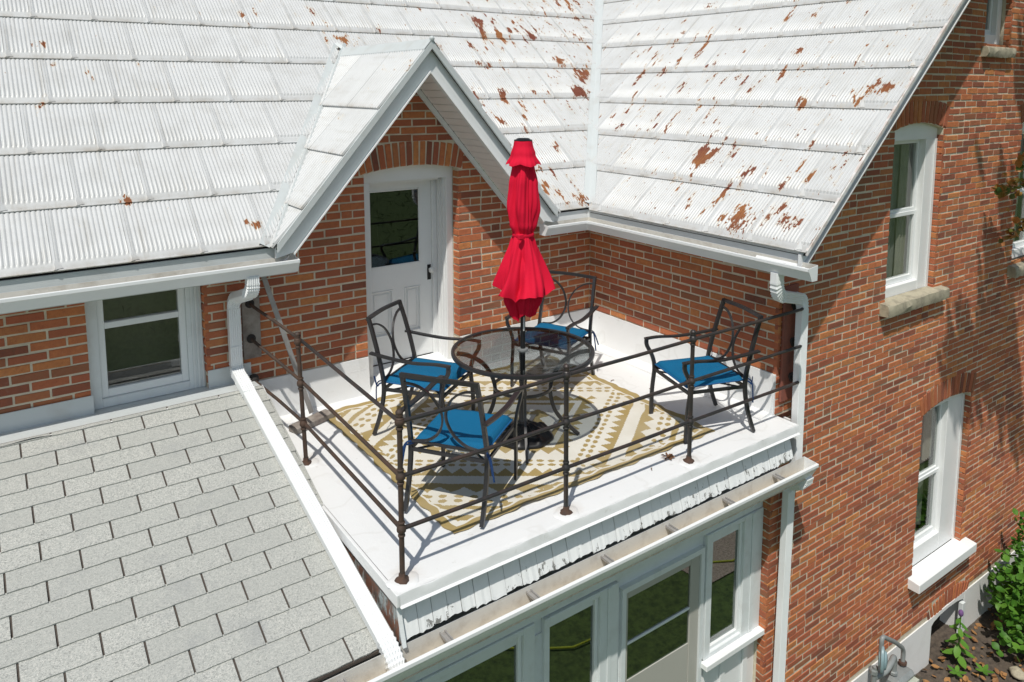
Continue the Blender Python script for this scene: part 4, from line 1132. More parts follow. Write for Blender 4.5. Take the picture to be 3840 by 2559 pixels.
# windows of the gable wall
def arched(root, o, yf, meet, rc, cl, ct, gx0, gx1, gz, glass=M_PANE, cb=.10):
    """rc: right casing width, cl: left, ct top"""
    x0, x1, zs, zp, rise = o; zs += .05 if zs < 0 else .025; hw = (x1 - x0) / 2; cx = (x0 + x1) / 2; r = seg(hw, rise); cz = zp + rise - r
    zt = lambda x: cz + math.sqrt(r * r - (x - cx) ** 2) - .002
    a, b_ = x0 + .003, x1 - .008
    zi = zp - ct
    pts = [(a, zi), (b_, zi)] + [(b_ + (a - b_) * i / 10, zt(b_ + (a - b_) * i / 10)) for i in range(11)]
    MB().prism(pts, 'y', yf, yf + .09).build('head', M_WHITE, root)
    MB().box(a, a + cl, yf, yf + .12, zs + .001, zi - .0005).build('casing', M_WHITE, root, bevel=.004)
    MB().box(b_ - rc, b_, yf, yf + .12, zs + .001, zi - .0005).build('casing', M_WHITE, root, bevel=.004)
    if rc > .1: MB().box(b_ - .05, b_ - .001, yf - .010, yf - .0005, zs + .001, zi).build('brick_mould', M_WHITE, root, bevel=.003)
    sx0, sx1 = a + cl, b_ - rc
    MB().box(sx0, sx1, yf + .0, yf + .12, zs + .001, zs + cb).build('bottom_board', M_WHITE, root, bevel=.004)
    yu = yf + .05
    ring(MB(), sx0 + .001, sx1 - .001, meet + .016, zi - .001, yu + .012, yu + .052, .035, .035, .04, .03).build('upper_sash', M_SASH, root, bevel=.003)
    ring(MB(), sx0 + .001, sx1 - .001, zs + cb + .001, meet + .015, yu, yu + .05, .04, .04, .04, .055).build('lower_sash', M_SASH, root, bevel=.003)
    MB().box(sx0 + .036, sx1 - .036, yu + .03, yu + .034, meet + .046, zi - .041).build('pane', glass, root)
    MB().box(sx0 + .041, sx1 - .041, yu + .022, yu + .026, zs + cb + .056, meet - .025).build('pane', glass, root)
    room(root, sx0, sx1, yu + .06, zs, zp)
    return sx0, sx1
w2 = thing('arched_window', 'white arched upper window whose curtain shows, over a rough stone sill', 'window', (2.07, -L, .69), group='arched sash windows')
s0, s1 = arched(w2, OPEN[0], -L + .055, 1.475, .20, .002, .10, 0, 0, 0)
curtain(w2, s0 - .1, s1 + .02, -L + .24, .75, 2.2, M_CURTAIN, 10)
curtain(w2, s1 - .18, s1 + .06, -L + .20, .72, 2.22, M_LINEN, 4)
w3 = thing('arched_window', 'tall white arched ground floor window with a thick white projecting sill', 'window', (3.04, -L, -2.4), group='arched sash windows')
s0, s1 = arched(w3, OPEN[1], -L + .065, -1.50, .36, .002, .02, 0, 0, 0, cb=.20)
curtain(w3, s0 + .0, s1 + .05, -L + .30, -2.25, -1.45, M_CURTAIN, 8)
MB().box(s0 - .2, s1 + .1, -L + .55, -L + .56, -2.2, -.70).build('green_blind', M_GREEN, w3)
curtain(w3, s1 - .18, s1 + .02, -L + .22, -1.40, -.72, M_LINEN, 4)
w4 = thing('arched_window', 'narrow white attic window half hidden in the shade of the roof edge', 'window', (3.54, -L, 3.12), group='arched sash windows')
arched(w4, OPEN[2], -L + .09, 3.75, .10, .002, .06, 0, 0, 0)
w5 = thing('arched_window', 'white window behind the vine leaves at the edge of the picture', 'window', (4.8, -L, .69), group='arched sash windows')
s0, s1 = arched(w5, OPEN[3], -L + .055, 1.475, .20, .10, .10, 0, 0, 0)
curtain(w5, s0, s1, -L + .26, .75, 2.2, M_CURTAIN, 8)
w6 = thing('arched_window', 'ground floor arched window hidden behind the leafy shrub', 'window', (5.9, -L, -2.4), group='arched sash windows')
arched(w6, OPEN[4], -L + .065, -1.50, .20, .10, .06, 0, 0, 0)
def rough_sill(root, x0, x1, z0, z1, y0, y1, mat, seed):
    r = random.Random(seed); b = MB(); n = 16
    for i in range(n + 1):
        x = x0 + (x1 - x0) * i / n; j = lambda a=.006: r.uniform(-a, a)
        b.v += [(x, y1, z0), (x, y0 + .010 + j(), z0 + j()), (x, y0 - .004 + j(), (z0 + z1) / 2 + j(.012)), (x, y0 + .006 + j(), z1 - .008 + j(.004)), (x, y0 + .018 + j(), z1 + j(.003)), (x, y1, z1 + .014)]
    for i in range(n):
        for k in range(6):
            a = i * 6 + k; c = i * 6 + (k + 1) % 6; b.f.append((a, a + 6, c + 6, c))
    b.f += [tuple(range(6)), tuple(reversed(range(n * 6, n * 6 + 6)))]
    return b.build('stone_sill', mat, root, smooth=35)
rough_sill(w2, 1.535, 2.685, .572, .684, -L - .095, -L + .05, M_STONE, 1)
rough_sill(w4, 3.20, 3.86, 3.0, 3.105, -L - .07, -L + .09, M_STONE, 2)
rough_sill(w5, 4.24, 5.35, .55, .67, -L - .095, -L + .05, M_STONE, 3)
MB().prism([(-L - .125, -2.545), (-L - .125, -2.445), (-L + .064, -2.418), (-L + .064, -2.545)], 'x', 2.437, 3.72).build('white_sill', M_WHITE, w3, bevel=.006)
MB().prism([(-L - .125, -2.545), (-L - .125, -2.445), (-L + .064, -2.418), (-L + .064, -2.545)], 'x', 5.33, 6.52).build('white_sill', M_WHITE, w6, bevel=.006)

# ================================================================ PORCH FRONT under the deck
PY = -2.26
pf = thing('porch_wall', 'painted timber porch front with board and batten panels below the gutter', 'wall', (-3.5, PY, -3.6))
WX = [(-7.0, -6.2), (-5.9, -5.1), (-4.85, -3.65)]
m = MB(); m.box(-7.6, -.003, PY + .03, PY + .06, -.80, -.40); m.build('frieze_panel', M_TRIM, pf)
m = MB(); m.box(-7.6, -.003, PY + .001, PY + .0295, -.835, -.765); m.build('ledge', M_TRIM, pf, bevel=.004)
for x in (-6.9, -6.2, -5.5, -4.8, -4.1, -3.41, -3.068, -2.725, -2.42, -2.125, -1.822, -1.559, -1.25, -.92, -.60, -.28): MB().box(x - .035, x + .035, PY + .012, PY + .0295, -.764, -.405).build('batten', M_TRIM, pf, bevel=.003)
m = MB(); m.box(-7.6, -3.70, PY + .03, PY + .06, -3.7, -2.3).box(-3.70, -1.66, PY + .03, PY + .06, -3.7, -2.3).box(-.72, -.003, PY + .03, PY + .06, -3.7, -1.99); m.build('lower_panel', M_WHITE, pf)
for x in (-.655, -.44, -.145): MB().box(x - .03, x + .03, PY + .012, PY + .0295, -3.7, -1.995).build('batten', M_WHITE, pf, bevel=.003)
for x in (-3.3, -3.0, -2.7, -2.2, -1.9): MB().box(x - .03, x + .03, PY + .012, PY + .0295, -3.7, -2.305).build('batten', M_WHITE, pf, bevel=.003)
MB().box(-7.6, -3.56, -2.27, -2.24, -.40, -.397).build('soffit', M_TRIM, pf)
MB().box(-7.6, -.003, LGY + .002, PY + .03, -.45, -.43).build('soffit', M_TRIM, pf)
def porch_window(label, x0, x1, z0, z1, cl, cr, sill=False, name='porch_window', kind='window'):
    r = thing(name, label, kind, ((x0 + x1) / 2, PY, z0), group='porch windows')
    ring(MB(), x0, x1, z0, z1, PY - .012, PY + .03, cl, cr, .040, .04).build('casing', M_TRIM, r, bevel=.004)
    ring(MB(), x0 + cl, x1 - cr, z0 + .04, z1 - .04, PY + .012, PY + .05, .012, .03, .010, .03).build('sash', M_SASH, r, bevel=.003)
    MB().box(x0 + cl + .012, x1 - cr - .03, PY + .034, PY + .038, z0 + .07, z1 - .05).build('pane', M_PANE2, r)
    room(r, x0 + .05, x1 - .05, PY + .04, z0, z1, d=.45) if False else None
    if cr > .1: MB().box(x1 - cr * .62, x1 - cr * .42, PY - .020, PY - .0125, z0, z1).build('moulding', M_TRIM, r, bevel=.003)
    if sill: MB().box(x0 - .03, x1 + .02, PY - .07, PY + .0005, z0 - .05, z0 - .001).build('sill', M_WHITE, r, bevel=.004)
    return r
porch_window('wide porch window under the gutter at the bottom edge', -3.40, -2.432, -2.25, -.838, .12, .095)
porch_window('narrow porch window between the wide one and the porch door', -2.352, -1.673, -2.25, -.850, .045, .18)
porch_window('porch window with white sill next to the brick corner', -.715, -.006, -1.925, -.838, .070, .245, True)
porch_window('porch window at the corner hidden beneath the shingle eave', -4.9, -3.55, -2.25, -.85, .05, .1)
MB().box(-7.6, -.003, PY + .031, PY + .059, -.96, -.8005).box(-2.4325, -2.3515, PY + .02, PY + .05, -2.299, -.9605).box(-1.6735, -1.6335, PY + .02, PY + .05, -3.7, -.9605).box(-.7385, -.7145, PY + .02, PY + .05, -3.7, -.9605).build('filler_board', M_TRIM, pf)
pd = thing('porch_door', 'white framed storm door with two glass lights below the deck', 'door', (-1.2, PY, -3.6))
ring(MB(), -1.634, -.738, -3.65, -.928, PY - .010, PY + .03, .040, .040, .042, .001).build('frame', M_TRIM, pd, bevel=.004)
ring(MB(), -1.592, -.780, -3.60, -.972, PY + .004, PY + .032, .030, .105, .060, .6).build('leaf', M_STORM, pd, bevel=.003)
MB().box(-1.5615, -.8855, PY + .006, PY + .030, -1.410, -1.392).build('crossbar', M_TRIM, pd, bevel=.002)
MB().box(-1.5615, -.8855, PY + .016, PY + .019, -1.391, -1.0325).build('pane', M_PANE2, pd)
MB().box(-1.5615, -.8855, PY + .016, PY + .019, -1.700, -1.4105).build('pane', M_PANE2, pd)
MB().box(-1.5615, -.8855, PY + .010, PY + .030, -3.0, -1.701).build('kick_panel', M_STORM, pd, bevel=.003)
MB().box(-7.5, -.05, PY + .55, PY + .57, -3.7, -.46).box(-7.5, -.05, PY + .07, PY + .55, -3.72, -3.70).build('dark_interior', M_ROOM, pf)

# ================================================================ RAILING
rl = thing('iron_railing', 'rusty dark iron pipe railing with ball finials round the deck edge', 'railing', (-3.492, -2.46, 0))
ZR = (.918, .609, .307); PX, PYR = -3.492, -2.46
ml = lambda a: [tuple(p) for p in a]
posts = [((PX, PYR), M_IRONR, .0), ((-3.455, -.885), M_IRONR, -.03), ((-2.334, PYR), M_IRON, -.006), ((-1.185, PYR), M_IRON, .004)]
for (x, y), mt, lean in posts:
    xt = lambda z: x + lean * z / .92
    pst = MB(); pst.tube([(x, y, .01), (xt(.94), y, .94)], .0152, 14)
    P = pst.build('post', mt, rl, smooth=40)
    for z in ZR:
        j = MB(); j.lathe([(0.0158, -0.0446), (0.0203, -0.0418), (0.0203, -0.0331), (0.0164, -0.0302), (0.0182, -0.0216), (0.0252, -0.0130), (0.0269, 0.0000), (0.0252, 0.0130), (0.0182, 0.0216), (0.0164, 0.0302), (0.0203, 0.0331), (0.0203, 0.0418), (0.0158, 0.0446)], (xt(z), y, z), 18)
        j.build('joint', M_IRON if mt is M_IRON else M_IRONR, P, smooth=50)
    f_ = MB(); f_.lathe([(0.0154, 0.0000), (0.0238, 0.0022), (0.0210, 0.0072), (0.0126, 0.0115), (0.0098, 0.0173), (0.0168, 0.0216), (0.0217, 0.0331), (0.0210, 0.0403), (0.0140, 0.0504), (0.0014, 0.0547)], (xt(.965), y, .935), 18)
    f_.build('finial', mt, P, smooth=60)
    b_ = MB(); b_.lathe([(0.0406, 0.0000), (0.0392, 0.0072), (0.0280, 0.0144), (0.0196, 0.0216), (0.0182, 0.0432), (0.0154, 0.0446)], (x, y, .004), 16, fn=lambda r, z, a: (r * (1 + .10 * math.sin(3 * a + x * 9) + .06 * math.sin(7 * a)), z))
    b_.build('base_flange', M_RUST, P, smooth=50)
    g_ = MB(); g_.lathe([(.085, 0), (.080, .004), (.05, .006)], (x + .004, y, .001), 20, fn=lambda r, z, a: (r * (1 + .12 * math.sin(2 * a + x * 5) + .06 * math.sin(5 * a)), z)); g_.build('sealant', M_DECK, P, smooth=60)
for i, z in enumerate(ZR):
    sg = .012
    MB().tube([(PX, PYR, z), (-2.92, PYR, z - sg * .4), (-2.334, PYR, z)], .0122, 12).build('rail', M_IRON, rl, smooth=60)
    MB().tube([(-2.334, PYR, z), (-1.76, PYR, z - sg * .3), (-1.185, PYR, z)], .0122, 12).build('rail', M_IRON, rl, smooth=60)
    MB().tube(fillet([(-1.185, PYR, z), (-.5, PYR, z - sg * .3), (.135, PYR - .01, z + .0), (.160, -L - .032, z + .0)], .05), .0122, 12).build('rail', M_IRON, rl, smooth=60)
    MB().tube([(PX, PYR, z), (-3.47, -1.65, z - sg * .4), (-3.457, -.885, z)], .0122, 12).build('rail', M_IRONR if i else M_IRON, rl, smooth=60)
    zw = (1.000, .715, .385)[i]
    MB().tube(fillet([(-3.457, -.885, z), (-3.50, -.45, z + (zw - z) * .42), (-3.555, -.115, zw - .01), (-3.565, -.038, zw + .004)], .06), .0122, 12).build('rail', M_IRONR, rl, smooth=60)
for zw in (1.004, .719):
    s_ = MB(); s_.v = []; s_.lathe([(.036, 0), (.034, .012), (.020, .018)], (0, 0, 0), 14)
    s_.v = [(-3.565 + v[0], -.0345 - v[2], zw + v[1]) for v in s_.v]; s_.build('wall_flange', M_TAR, rl)
s_ = MB(); s_.sphere((-3.565, -.055, .392), .042, 12, 7).build('wall_flange', M_TAR, rl, smooth=60)
for zw in (.918, .609, .307):
    s_ = MB(); s_.lathe([(.040, 0), (.036, .010), (.020, .016)], (0, 0, 0), 14, fn=lambda r, z, a: (r * (1 + .2 * math.sin(3 * a)), z))
    s_.v = [(.160 + v[0], -L - .0295 - v[2], zw + v[1]) for v in s_.v]; s_.build('wall_flange', M_TAR, rl)
bl = MB().box(-3.626, -3.487, -.034, -.0075, .555, 1.06).build('mounting_board', M_GREYWOOD, bevel=.004)
tag(bl, 'grey weathered wood board on the brick where the railing meets the wall', 'board')
br = MB().box(.030, .215, -L - .029, -L - .0075, .110, 1.09).build('mounting_board', M_REDWOOD, bevel=.004)
tag(br, 'faded red wood board fixed on the brick corner behind the downspout', 'board')
MB().box(.228, .244, -L - .018, -L - .0075, -.35, 1.0).build('iron_strip', M_IRONR)
tag(bpy.context.scene.objects['iron_strip'], 'thin dark rusty strip running down the brick behind the downspout', 'strip')
# brace and block
tag(MB().bar([(-3.53, -.29, 1.285), (-3.168, -.232, .075)], .036, .012, up=(0, -1, .2)).build('brace_pole', M_GALV), 'slanting grey metal strut leaning from the gutter down to a wood block', 'strut')
wbk = MB().box(-.19, .19, -.055, .055, 0, .05)
wb = wbk.build('wood_block', M_GREYWOOD, bevel=.006); wb.location = (-3.19, -.295, .006); wb.rotation_euler = (0, 0, rad(20))
tag(wb, 'weathered grey wood block lying on the deck at the foot of the strut', 'wood block')

# ================================================================ RUG
def rug_col(x, y):
    """woven flat pattern: concentric diamonds of dots and teeth (true = tan)"""
    dx, dy = x + 1.85, y + 1.20; ax, ay = abs(dx), abs(dy)
    ex, ey = 1.20 - ax, 1.05 - ay; e = min(ex, ey)
    if e < .058: return 1
    if e < .072: return 0
    if e < .105 and (int((x if ey < ex else y) * 100 + 500) // 7) % 3 != 0: return 1 if int((x + y) * 14 + 90) % 2 else 0
    d = .72 * ax + ay; t = (ax - .72 * ay) * (1 if dx * dy > 0 else 1)
    def tri(t_, p): f = (t_ / p) % 1.0; return 1 - abs(2 * f - 1)
    if d < .10: return 1
    if d < .17: return 0
    if d < .22: return 1
    if d < .30: return 1 if (d - .22) < .08 * tri(t, .17) else 0
    if d < .42: return 0
    if d < .47: return 1
    if d < .53: return 0
    if d < .575: return 1
    if d < .665: return 1 if (d - .575) < .09 * tri(t, .13) else 0
    if d < .745: return 0
    for dc in (.795, .865):
        if abs(d - dc) < .026:
            f = ((t + (0.0 if dc < .8 else .0)) / .098) % 1.0 - .5
            return 1 if ((d - dc) / .023) ** 2 + (f * .098 / .034) ** 2 < 1 else 0
    if d < .925: return 0
    if d < 1.015: return 1 if (1.015 - d) < .09 * tri(t, .13) else 0
    if d < 1.055: return 1
    if d < 1.185: return 0
    if d < 1.235: return 1
    if d < 1.32: return 1 if (d - 1.235) < .085 * tri(t, .20) else 0
    if d < 1.52:
        for dc in (1.385, 1.455):
            if abs(d - dc) < .03:
                f = (t / .125) % 1.0 - .5
                return 1 if ((d - dc) / .025) ** 2 + (f * .125 / .036) ** 2 < 1 else 0
        return 0
    if d < 1.575: return 1
    if d < 1.66: return 0
    return 1
b = MB(); nx, ny = 320, 280; cols = []
rx0, rx1, ry0, ry1 = -3.05, -.65, -2.25, -.15
edgew = lambda s: .008 * math.sin(s * 7.3) + .006 * math.sin(s * 15 + 1)
for j in range(ny + 1):
    for i in range(nx + 1):
        u = i / nx; v = j / ny; x = rx0 + (rx1 - rx0) * u; y = ry0 + (ry1 - ry0) * v
        e = min(u * 2.4, (1 - u) * 2.4, v * 2.1, (1 - v) * 2.1)
        z = .0065 + max(0, .007 * math.sin(5 * x + 2 * y) * math.sin(4 * y - 1)) + (.010 * max(0, math.sin((x + y) * 9)) if e < .05 else 0) * (1 - e / .05 if e < .05 else 0)
        b.v.append((x + edgew(y * 3) * (1 - min(1, e / .4)), y + edgew(x * 2.4 + 1) * (1 - min(1, e / .4)), z))
for j in range(ny):
    for i in range(nx):
        a = j * (nx + 1) + i; b.f.append((a, a + 1, a + nx + 2, a + nx + 1))
        cols.append(rug_col(rx0 + (rx1 - rx0) * (i + .5) / nx, ry0 + (ry1 - ry0) * (j + .5) / ny))
s = NT('woven_rug'); at = s.n('ShaderNodeAttribute', attribute_name='pattern'); p = s.pos()
wv = s.n('ShaderNodeTexWave', wave_type='BANDS', bands_direction='DIAGONAL'); wv.inputs['Scale'].default_value = 60; s.l(s.pos((1, 1, 0)), wv.inputs[0])
c = s.mix(at.outputs['Fac'], (0.74, 0.72, 0.66), (0.37, 0.27, 0.10))
c = s.mix(s.math('MULTIPLY', wv.outputs['Fac'], .22), c, (0.30, 0.27, 0.2)); c = s.mix(s.ramp(s.noise(p, 3, 4), [(.4, 0), (.7, .3)]), c, (.45, .40, .30))
s.bump(wv.outputs['Fac'], .4, .002); M_RUG = s.set(c, .9, spec=.2)
rug = b.build('patterned_rug', M_RUG, smooth=True)
at_ = rug.data.attributes.new('pattern', 'FLOAT', 'FACE')
if len(rug.data.polygons) == len(cols): at_.data.foreach_set('value', cols)
tag(rug, 'tan and white woven outdoor rug with diamond bands under the table', 'rug')

# ================================================================ TABLE AND UMBRELLA
TX, TY, TZ, TR = -1.939, -1.452, .711, .534
tb = thing('round_table', 'round smoked glass patio table with dark metal rim and curved legs', 'table', (TX, TY, .012))
m = MB(); N = 72
m.sweep([(TX + TR * math.cos(2 * math.pi * i / N), TY + TR * math.sin(2 * math.pi * i / N), TZ - .012) for i in range(N)], [(-.014, -.016), (.010, -.018), (.014, -.004), (.012, .010), (-.004, .014), (-.014, .008)], closed=True); m.build('rim', M_BRONZE, tb, smooth=50)
m = MB(); m.lathe([(.024, TZ - .011), (TR - .010, TZ - .011), (TR - .010, TZ - .006), (.024, TZ - .006)], (TX, TY, 0), 72, cap=False)
i = len(m.v)
for k in range(72): m.f.append((k, (k + 1) % 72, 3 * 72 + (k + 1) % 72, 3 * 72 + k))
m.build('glass_top', M_TGLASS, tb)
m = MB(); m.lathe([(.022, -.014), (.040, -.012), (.040, .006), (.022, .008)], (TX, TY, TZ), 24); m.build('grommet', M_CHROME, tb, smooth=40)
for k in range(4):
    a = rad(-32 + 90 * k); c_, s_ = math.cos(a), math.sin(a)
    pt = lambda r, z: (TX + r * c_, TY + r * s_, z)
    P = [pt(.505, .685), pt(.42, .67), pt(.30, .60), pt(.225, .47), pt(.215, .34), pt(.26, .20), pt(.36, .09), pt(.435, .016)]
    P = [Vector(p) for p in P]; cur = []
    for i in range(len(P) - 1):
        p0 = P[max(0, i - 1)]; p1 = P[i]; p2 = P[i + 1]; p3 = P[min(len(P) - 1, i + 2)]
        for t in (0, .25, .5, .75): cur.append(.5 * ((2 * p1) + (p2 - p0) * t + (2 * p0 - 5 * p1 + 4 * p2 - p3) * t * t + (3 * p1 - p0 - 3 * p2 + p3) * t ** 3))
    cur.append(P[-1])
    MB().bar(cur, .030, .018, up=(-s_, c_, 0)).build('leg', M_BRONZE, tb, smooth=40)
    a2 = rad(58 + 90 * k)
m = MB(); N = 40
m.sweep([(TX + .222 * math.cos(2 * math.pi * i / N), TY + .222 * math.sin(2 * math.pi * i / N), .42) for i in range(N)], [(-.008, -.010), (.008, -.010), (.008, .010), (-.008, .010)], closed=True); m.build('ring', M_BRONZE, tb, smooth=40)

um = thing('patio_umbrella', 'closed red patio umbrella tied with a strap, standing through the table', 'umbrella', (TX, TY, .09))
MB().tube([(TX, TY, .11), (TX, TY, 2.27)], .019, 16).build('pole', M_BLACK, um, smooth=60)
def pleat(prof, seg, folds, amp, phase=0, sharp=1.0, droop=None, ec=0.0, swirl=0.0):
    m = MB(); rows = len(prof); rr_ = random.Random(5); ph = [rr_.uniform(-.5, .5) for _ in range(folds)]
    for j, (r, z, am) in enumerate(prof):
        for k in range(seg):
            a = 2 * math.pi * k / seg; f0 = a + .22 * math.sin(2 * a + 1) + .12 * math.sin(3 * a + j * .04); f = (f0 * folds / (2 * math.pi) + phase + swirl * math.sin(j / rows * 3.0)) % folds; fi = int(f); t = f - fi
            w_ = (.5 - .5 * math.cos(2 * math.pi * t)) ** sharp; w_ = w_ * (1 + .25 * ph[fi] * math.sin(j * .12 + fi))
            fine = .10 * math.sin(a * 19 + j * .12 + ph[fi] * 6) * am
            r_ = r * (1 + am * (w_ - .6) + fine)
            dz = droop(t, fi, j) if droop else 0
            m.v.append((TX + r_ * math.cos(a) + ec * (j / rows), TY + r_ * math.sin(a), z + dz))
    for j in range(rows - 1):
        for k in range(seg):
            k2 = (k + 1) % seg; m.f.append((j * seg + k, j * seg + k2, (j + 1) * seg + k2, (j + 1) * seg + k))
    return m
def interp(keys, n, lin=False):
    out = []
    for i in range(n + 1):
        z = keys[0][0] + (keys[-1][0] - keys[0][0]) * i / n
        for (z0, r0, a0), (z1, r1, a1) in zip(keys, keys[1:]):
            if z0 >= z >= z1:
                t = (z0 - z) / (z0 - z1); t = t if lin else t * t * (3 - 2 * t); out.append((r0 + (r1 - r0) * t, z, a0 + (a1 - a0) * t)); break
    return out
prof = interp([(2.235, .045, .1), (2.14, .075, .20), (1.98, .100, .30), (1.80, .112, .34), (1.68, .098, .30), (1.605, .070, .25)], 40)
pleat(prof, 224, 6, .3, .2, .8, swirl=.5).build('canopy', M_RED, um, smooth=60)
rr2 = random.Random(11); lob = [rr2.uniform(-.05, .03) for _ in range(8)]
def droop(t, fi, j):
    q = (j / 30) ** 2.0
    return q * (-.06 * (1 - math.sin(math.pi * t)) + .02 + lob[fi])
prof = interp([(1.600, .068, .20), (1.56, .083, .30), (1.36, .142, .42), (1.165, .200, .46)], 30, True)
sk_ = pleat(prof, 280, 6, .4, .35, .75, droop, swirl=-.3)
sk_.build('skirt', M_RED, um, smooth=60)
prof = interp([(1.58, .05, .2), (1.30, .12, .45), (1.12, .128, .5), (1.00, .085, .6)], 20)
pleat(prof, 120, 5, .4, .1, .6, lambda t, fi, j: -(j / 20) ** 2 * (.05 * abs(2 * t - 1) + lob[fi] * .6)).build('inner_fold', M_RED, um, smooth=60)
prof = interp([(2.305, .066, .02), (2.28, .070, .05), (2.20, .090, .10), (2.125, .122, .22)], 14)
pleat(prof, 144, 6, .25, .2, .6, lambda t, fi, j: -(j / 14) ** 2 * .02 * (1 - abs(2 * t - 1)) + (j / 14) ** 2 * .012).build('top_flap', M_RED, um, smooth=60)
m = MB(); m.lathe([(.080, -.013), (.084, 0), (.080, .012), (.002, .013)], (TX, TY, 1.602), 40, fn=lambda r, z, a: (r * (1 + .03 * math.sin(5 * a)), z)); m.build('tie_strap', M_RED, um, smooth=50)
MB().box(TX - .105, TX - .06, TY - .095, TY - .07, 1.585, 1.622).build('strap_tab', M_RED, um, bevel=.004)
m = MB(); m.lathe([(.068, 0), (.068, .007), (.052, .011), (.048, .016), (.040, .019), (.002, .021)], (TX, TY, 2.302), 28); m.build('cap', M_BLACK, um, smooth=40)
MB().box(TX - .0105, TX + .0015, TY - .0205, TY - .0165, .86, .97).build('sticker', M_LABEL, um)
# base
ub = thing('umbrella_stand', 'heavy dark cast umbrella base with leaf relief beneath the table', 'umbrella base', (TX, TY, .012))
def relief(r, z, a):
    k = .5 + .5 * math.cos(8 * a); q = .5 + .5 * math.cos(16 * a + r * 60)
    return (r * (1 + .03 * math.cos(8 * a)), z + (.016 * k * q + .008 * math.sin(r * 90) * math.cos(8 * a + 2) if .05 < r < .22 else 0))
m = MB(); m.lathe([(.232, .0), (.236, .012), (.228, .026), (.205, .034), (.185, .042), (.165, .050), (.145, .058), (.125, .066), (.105, .075), (.085, .085), (.065, .095), (.045, .105), (.034, .12)], (TX, TY, .012), 96, fn=relief); m.build('base_plate', M_BLACK, ub, smooth=50)
m = MB(); m.lathe([(.034, .11), (.036, .13), (.030, .14), (.030, .33), (.034, .34), (.034, .36), (.028, .37), (.026, .43), (.030, .435), (.030, .455), (.022, .46)], (TX, TY, .012), 24); m.build('sleeve', M_BRONZE, ub, smooth=35)

# ================================================================ CHAIRS
def cr_(P, n=5):
    P = [Vector(p) for p in P]; out = []
    for i in range(len(P) - 1):
        p0 = P[max(0, i - 1)]; p1 = P[i]; p2 = P[i + 1]; p3 = P[min(len(P) - 1, i + 2)]
        for k in range(n):
            t = k / n; out.append(.5 * ((2 * p1) + (p2 - p0) * t + (2 * p0 - 5 * p1 + 4 * p2 - p3) * t * t + (3 * p1 - p0 - 3 * p2 + p3) * t ** 3))
    out.append(P[-1]); return out
def make_chair(label):
    t = thing('patio_chair', label, 'chair', (0, 0, 0), 0, 'metal patio chairs round the glass table')
    B = lambda name, m: m.build(name, M_BRONZE, t, smooth=40, world=False)
    for s_ in (-1, 1):
        # rear leg and back post in one tube: foot, seat, top of the back
        B('back_post', MB().bar(cr_([(s_ * .262, -.350, .006), (s_ * .262, -.285, .20), (s_ * .262, -.255, .40), (s_ * .258, -.285, .58), (s_ * .252, -.345, .80), (s_ * .248, -.385, .925)], 4), .026, .026, up=(0, 1, 0)))
        # front leg with the S bend that carries the arm
        B('leg', MB().bar(cr_([(s_ * .272, .262, .006), (s_ * .274, .256, .22), (s_ * .276, .238, .40), (s_ * .285, .255, .50), (s_ * .296, .300, .59), (s_ * .298, .305, .640)], 4), .030, .018, up=(1, 0, 0)))
        B('arm', MB().bar(cr_([(s_ * .298, .318, .648), (s_ * .300, .20, .652), (s_ * .302, .02, .640), (s_ * .296, -.16, .648), (s_ * .286, -.355, .668)], 4), .036, .014))
        B('side_rail', MB().bar([(s_ * .262, -.262, .385), (s_ * .268, .246, .400)], .016, .024))
    B('top_rail', MB().bar(cr_([(-.261, -.386, .925), (0, -.400, .930), (.261, -.386, .925)], 4), .024, .026))
    B('lower_rail', MB().bar([(-.250, -.268, .445), (.250, -.268, .445)], .014, .016))
    B('front_rail', MB().bar([(-.262, .240, .392), (.262, .240, .392)], .016, .024)); B('rear_rail', MB().bar([(-.25, -.258, .385), (.25, -.258, .385)], .016, .022))
    # two bows of the back that touch in the middle
    def yb(z): return -.275 - max(0, z - .5) * .26
    for s_ in (-1, 1):
        P = [(s_ * .240, yb(.885), .872), (s_ * .150, yb(.84), .855), (s_ * .060, yb(.77), .785), (s_ * .012, yb(.66), .665), (s_ * .045, yb(.55), .545), (s_ * .130, yb(.47), .470), (s_ * .235, yb(.45), .452)]
        B('back_bow', MB().bar(cr_(P, 5), .013, .016, up=(0, 1, 0)))
    # sling webbing cross under the cushion
    B('cross_brace', MB().bar([(-.255, -.25, .375), (.255, .235, .382)], .018, .008)); B('cross_brace', MB().bar([(.255, -.25, .368), (-.255, .235, .374)], .018, .008))
    return t
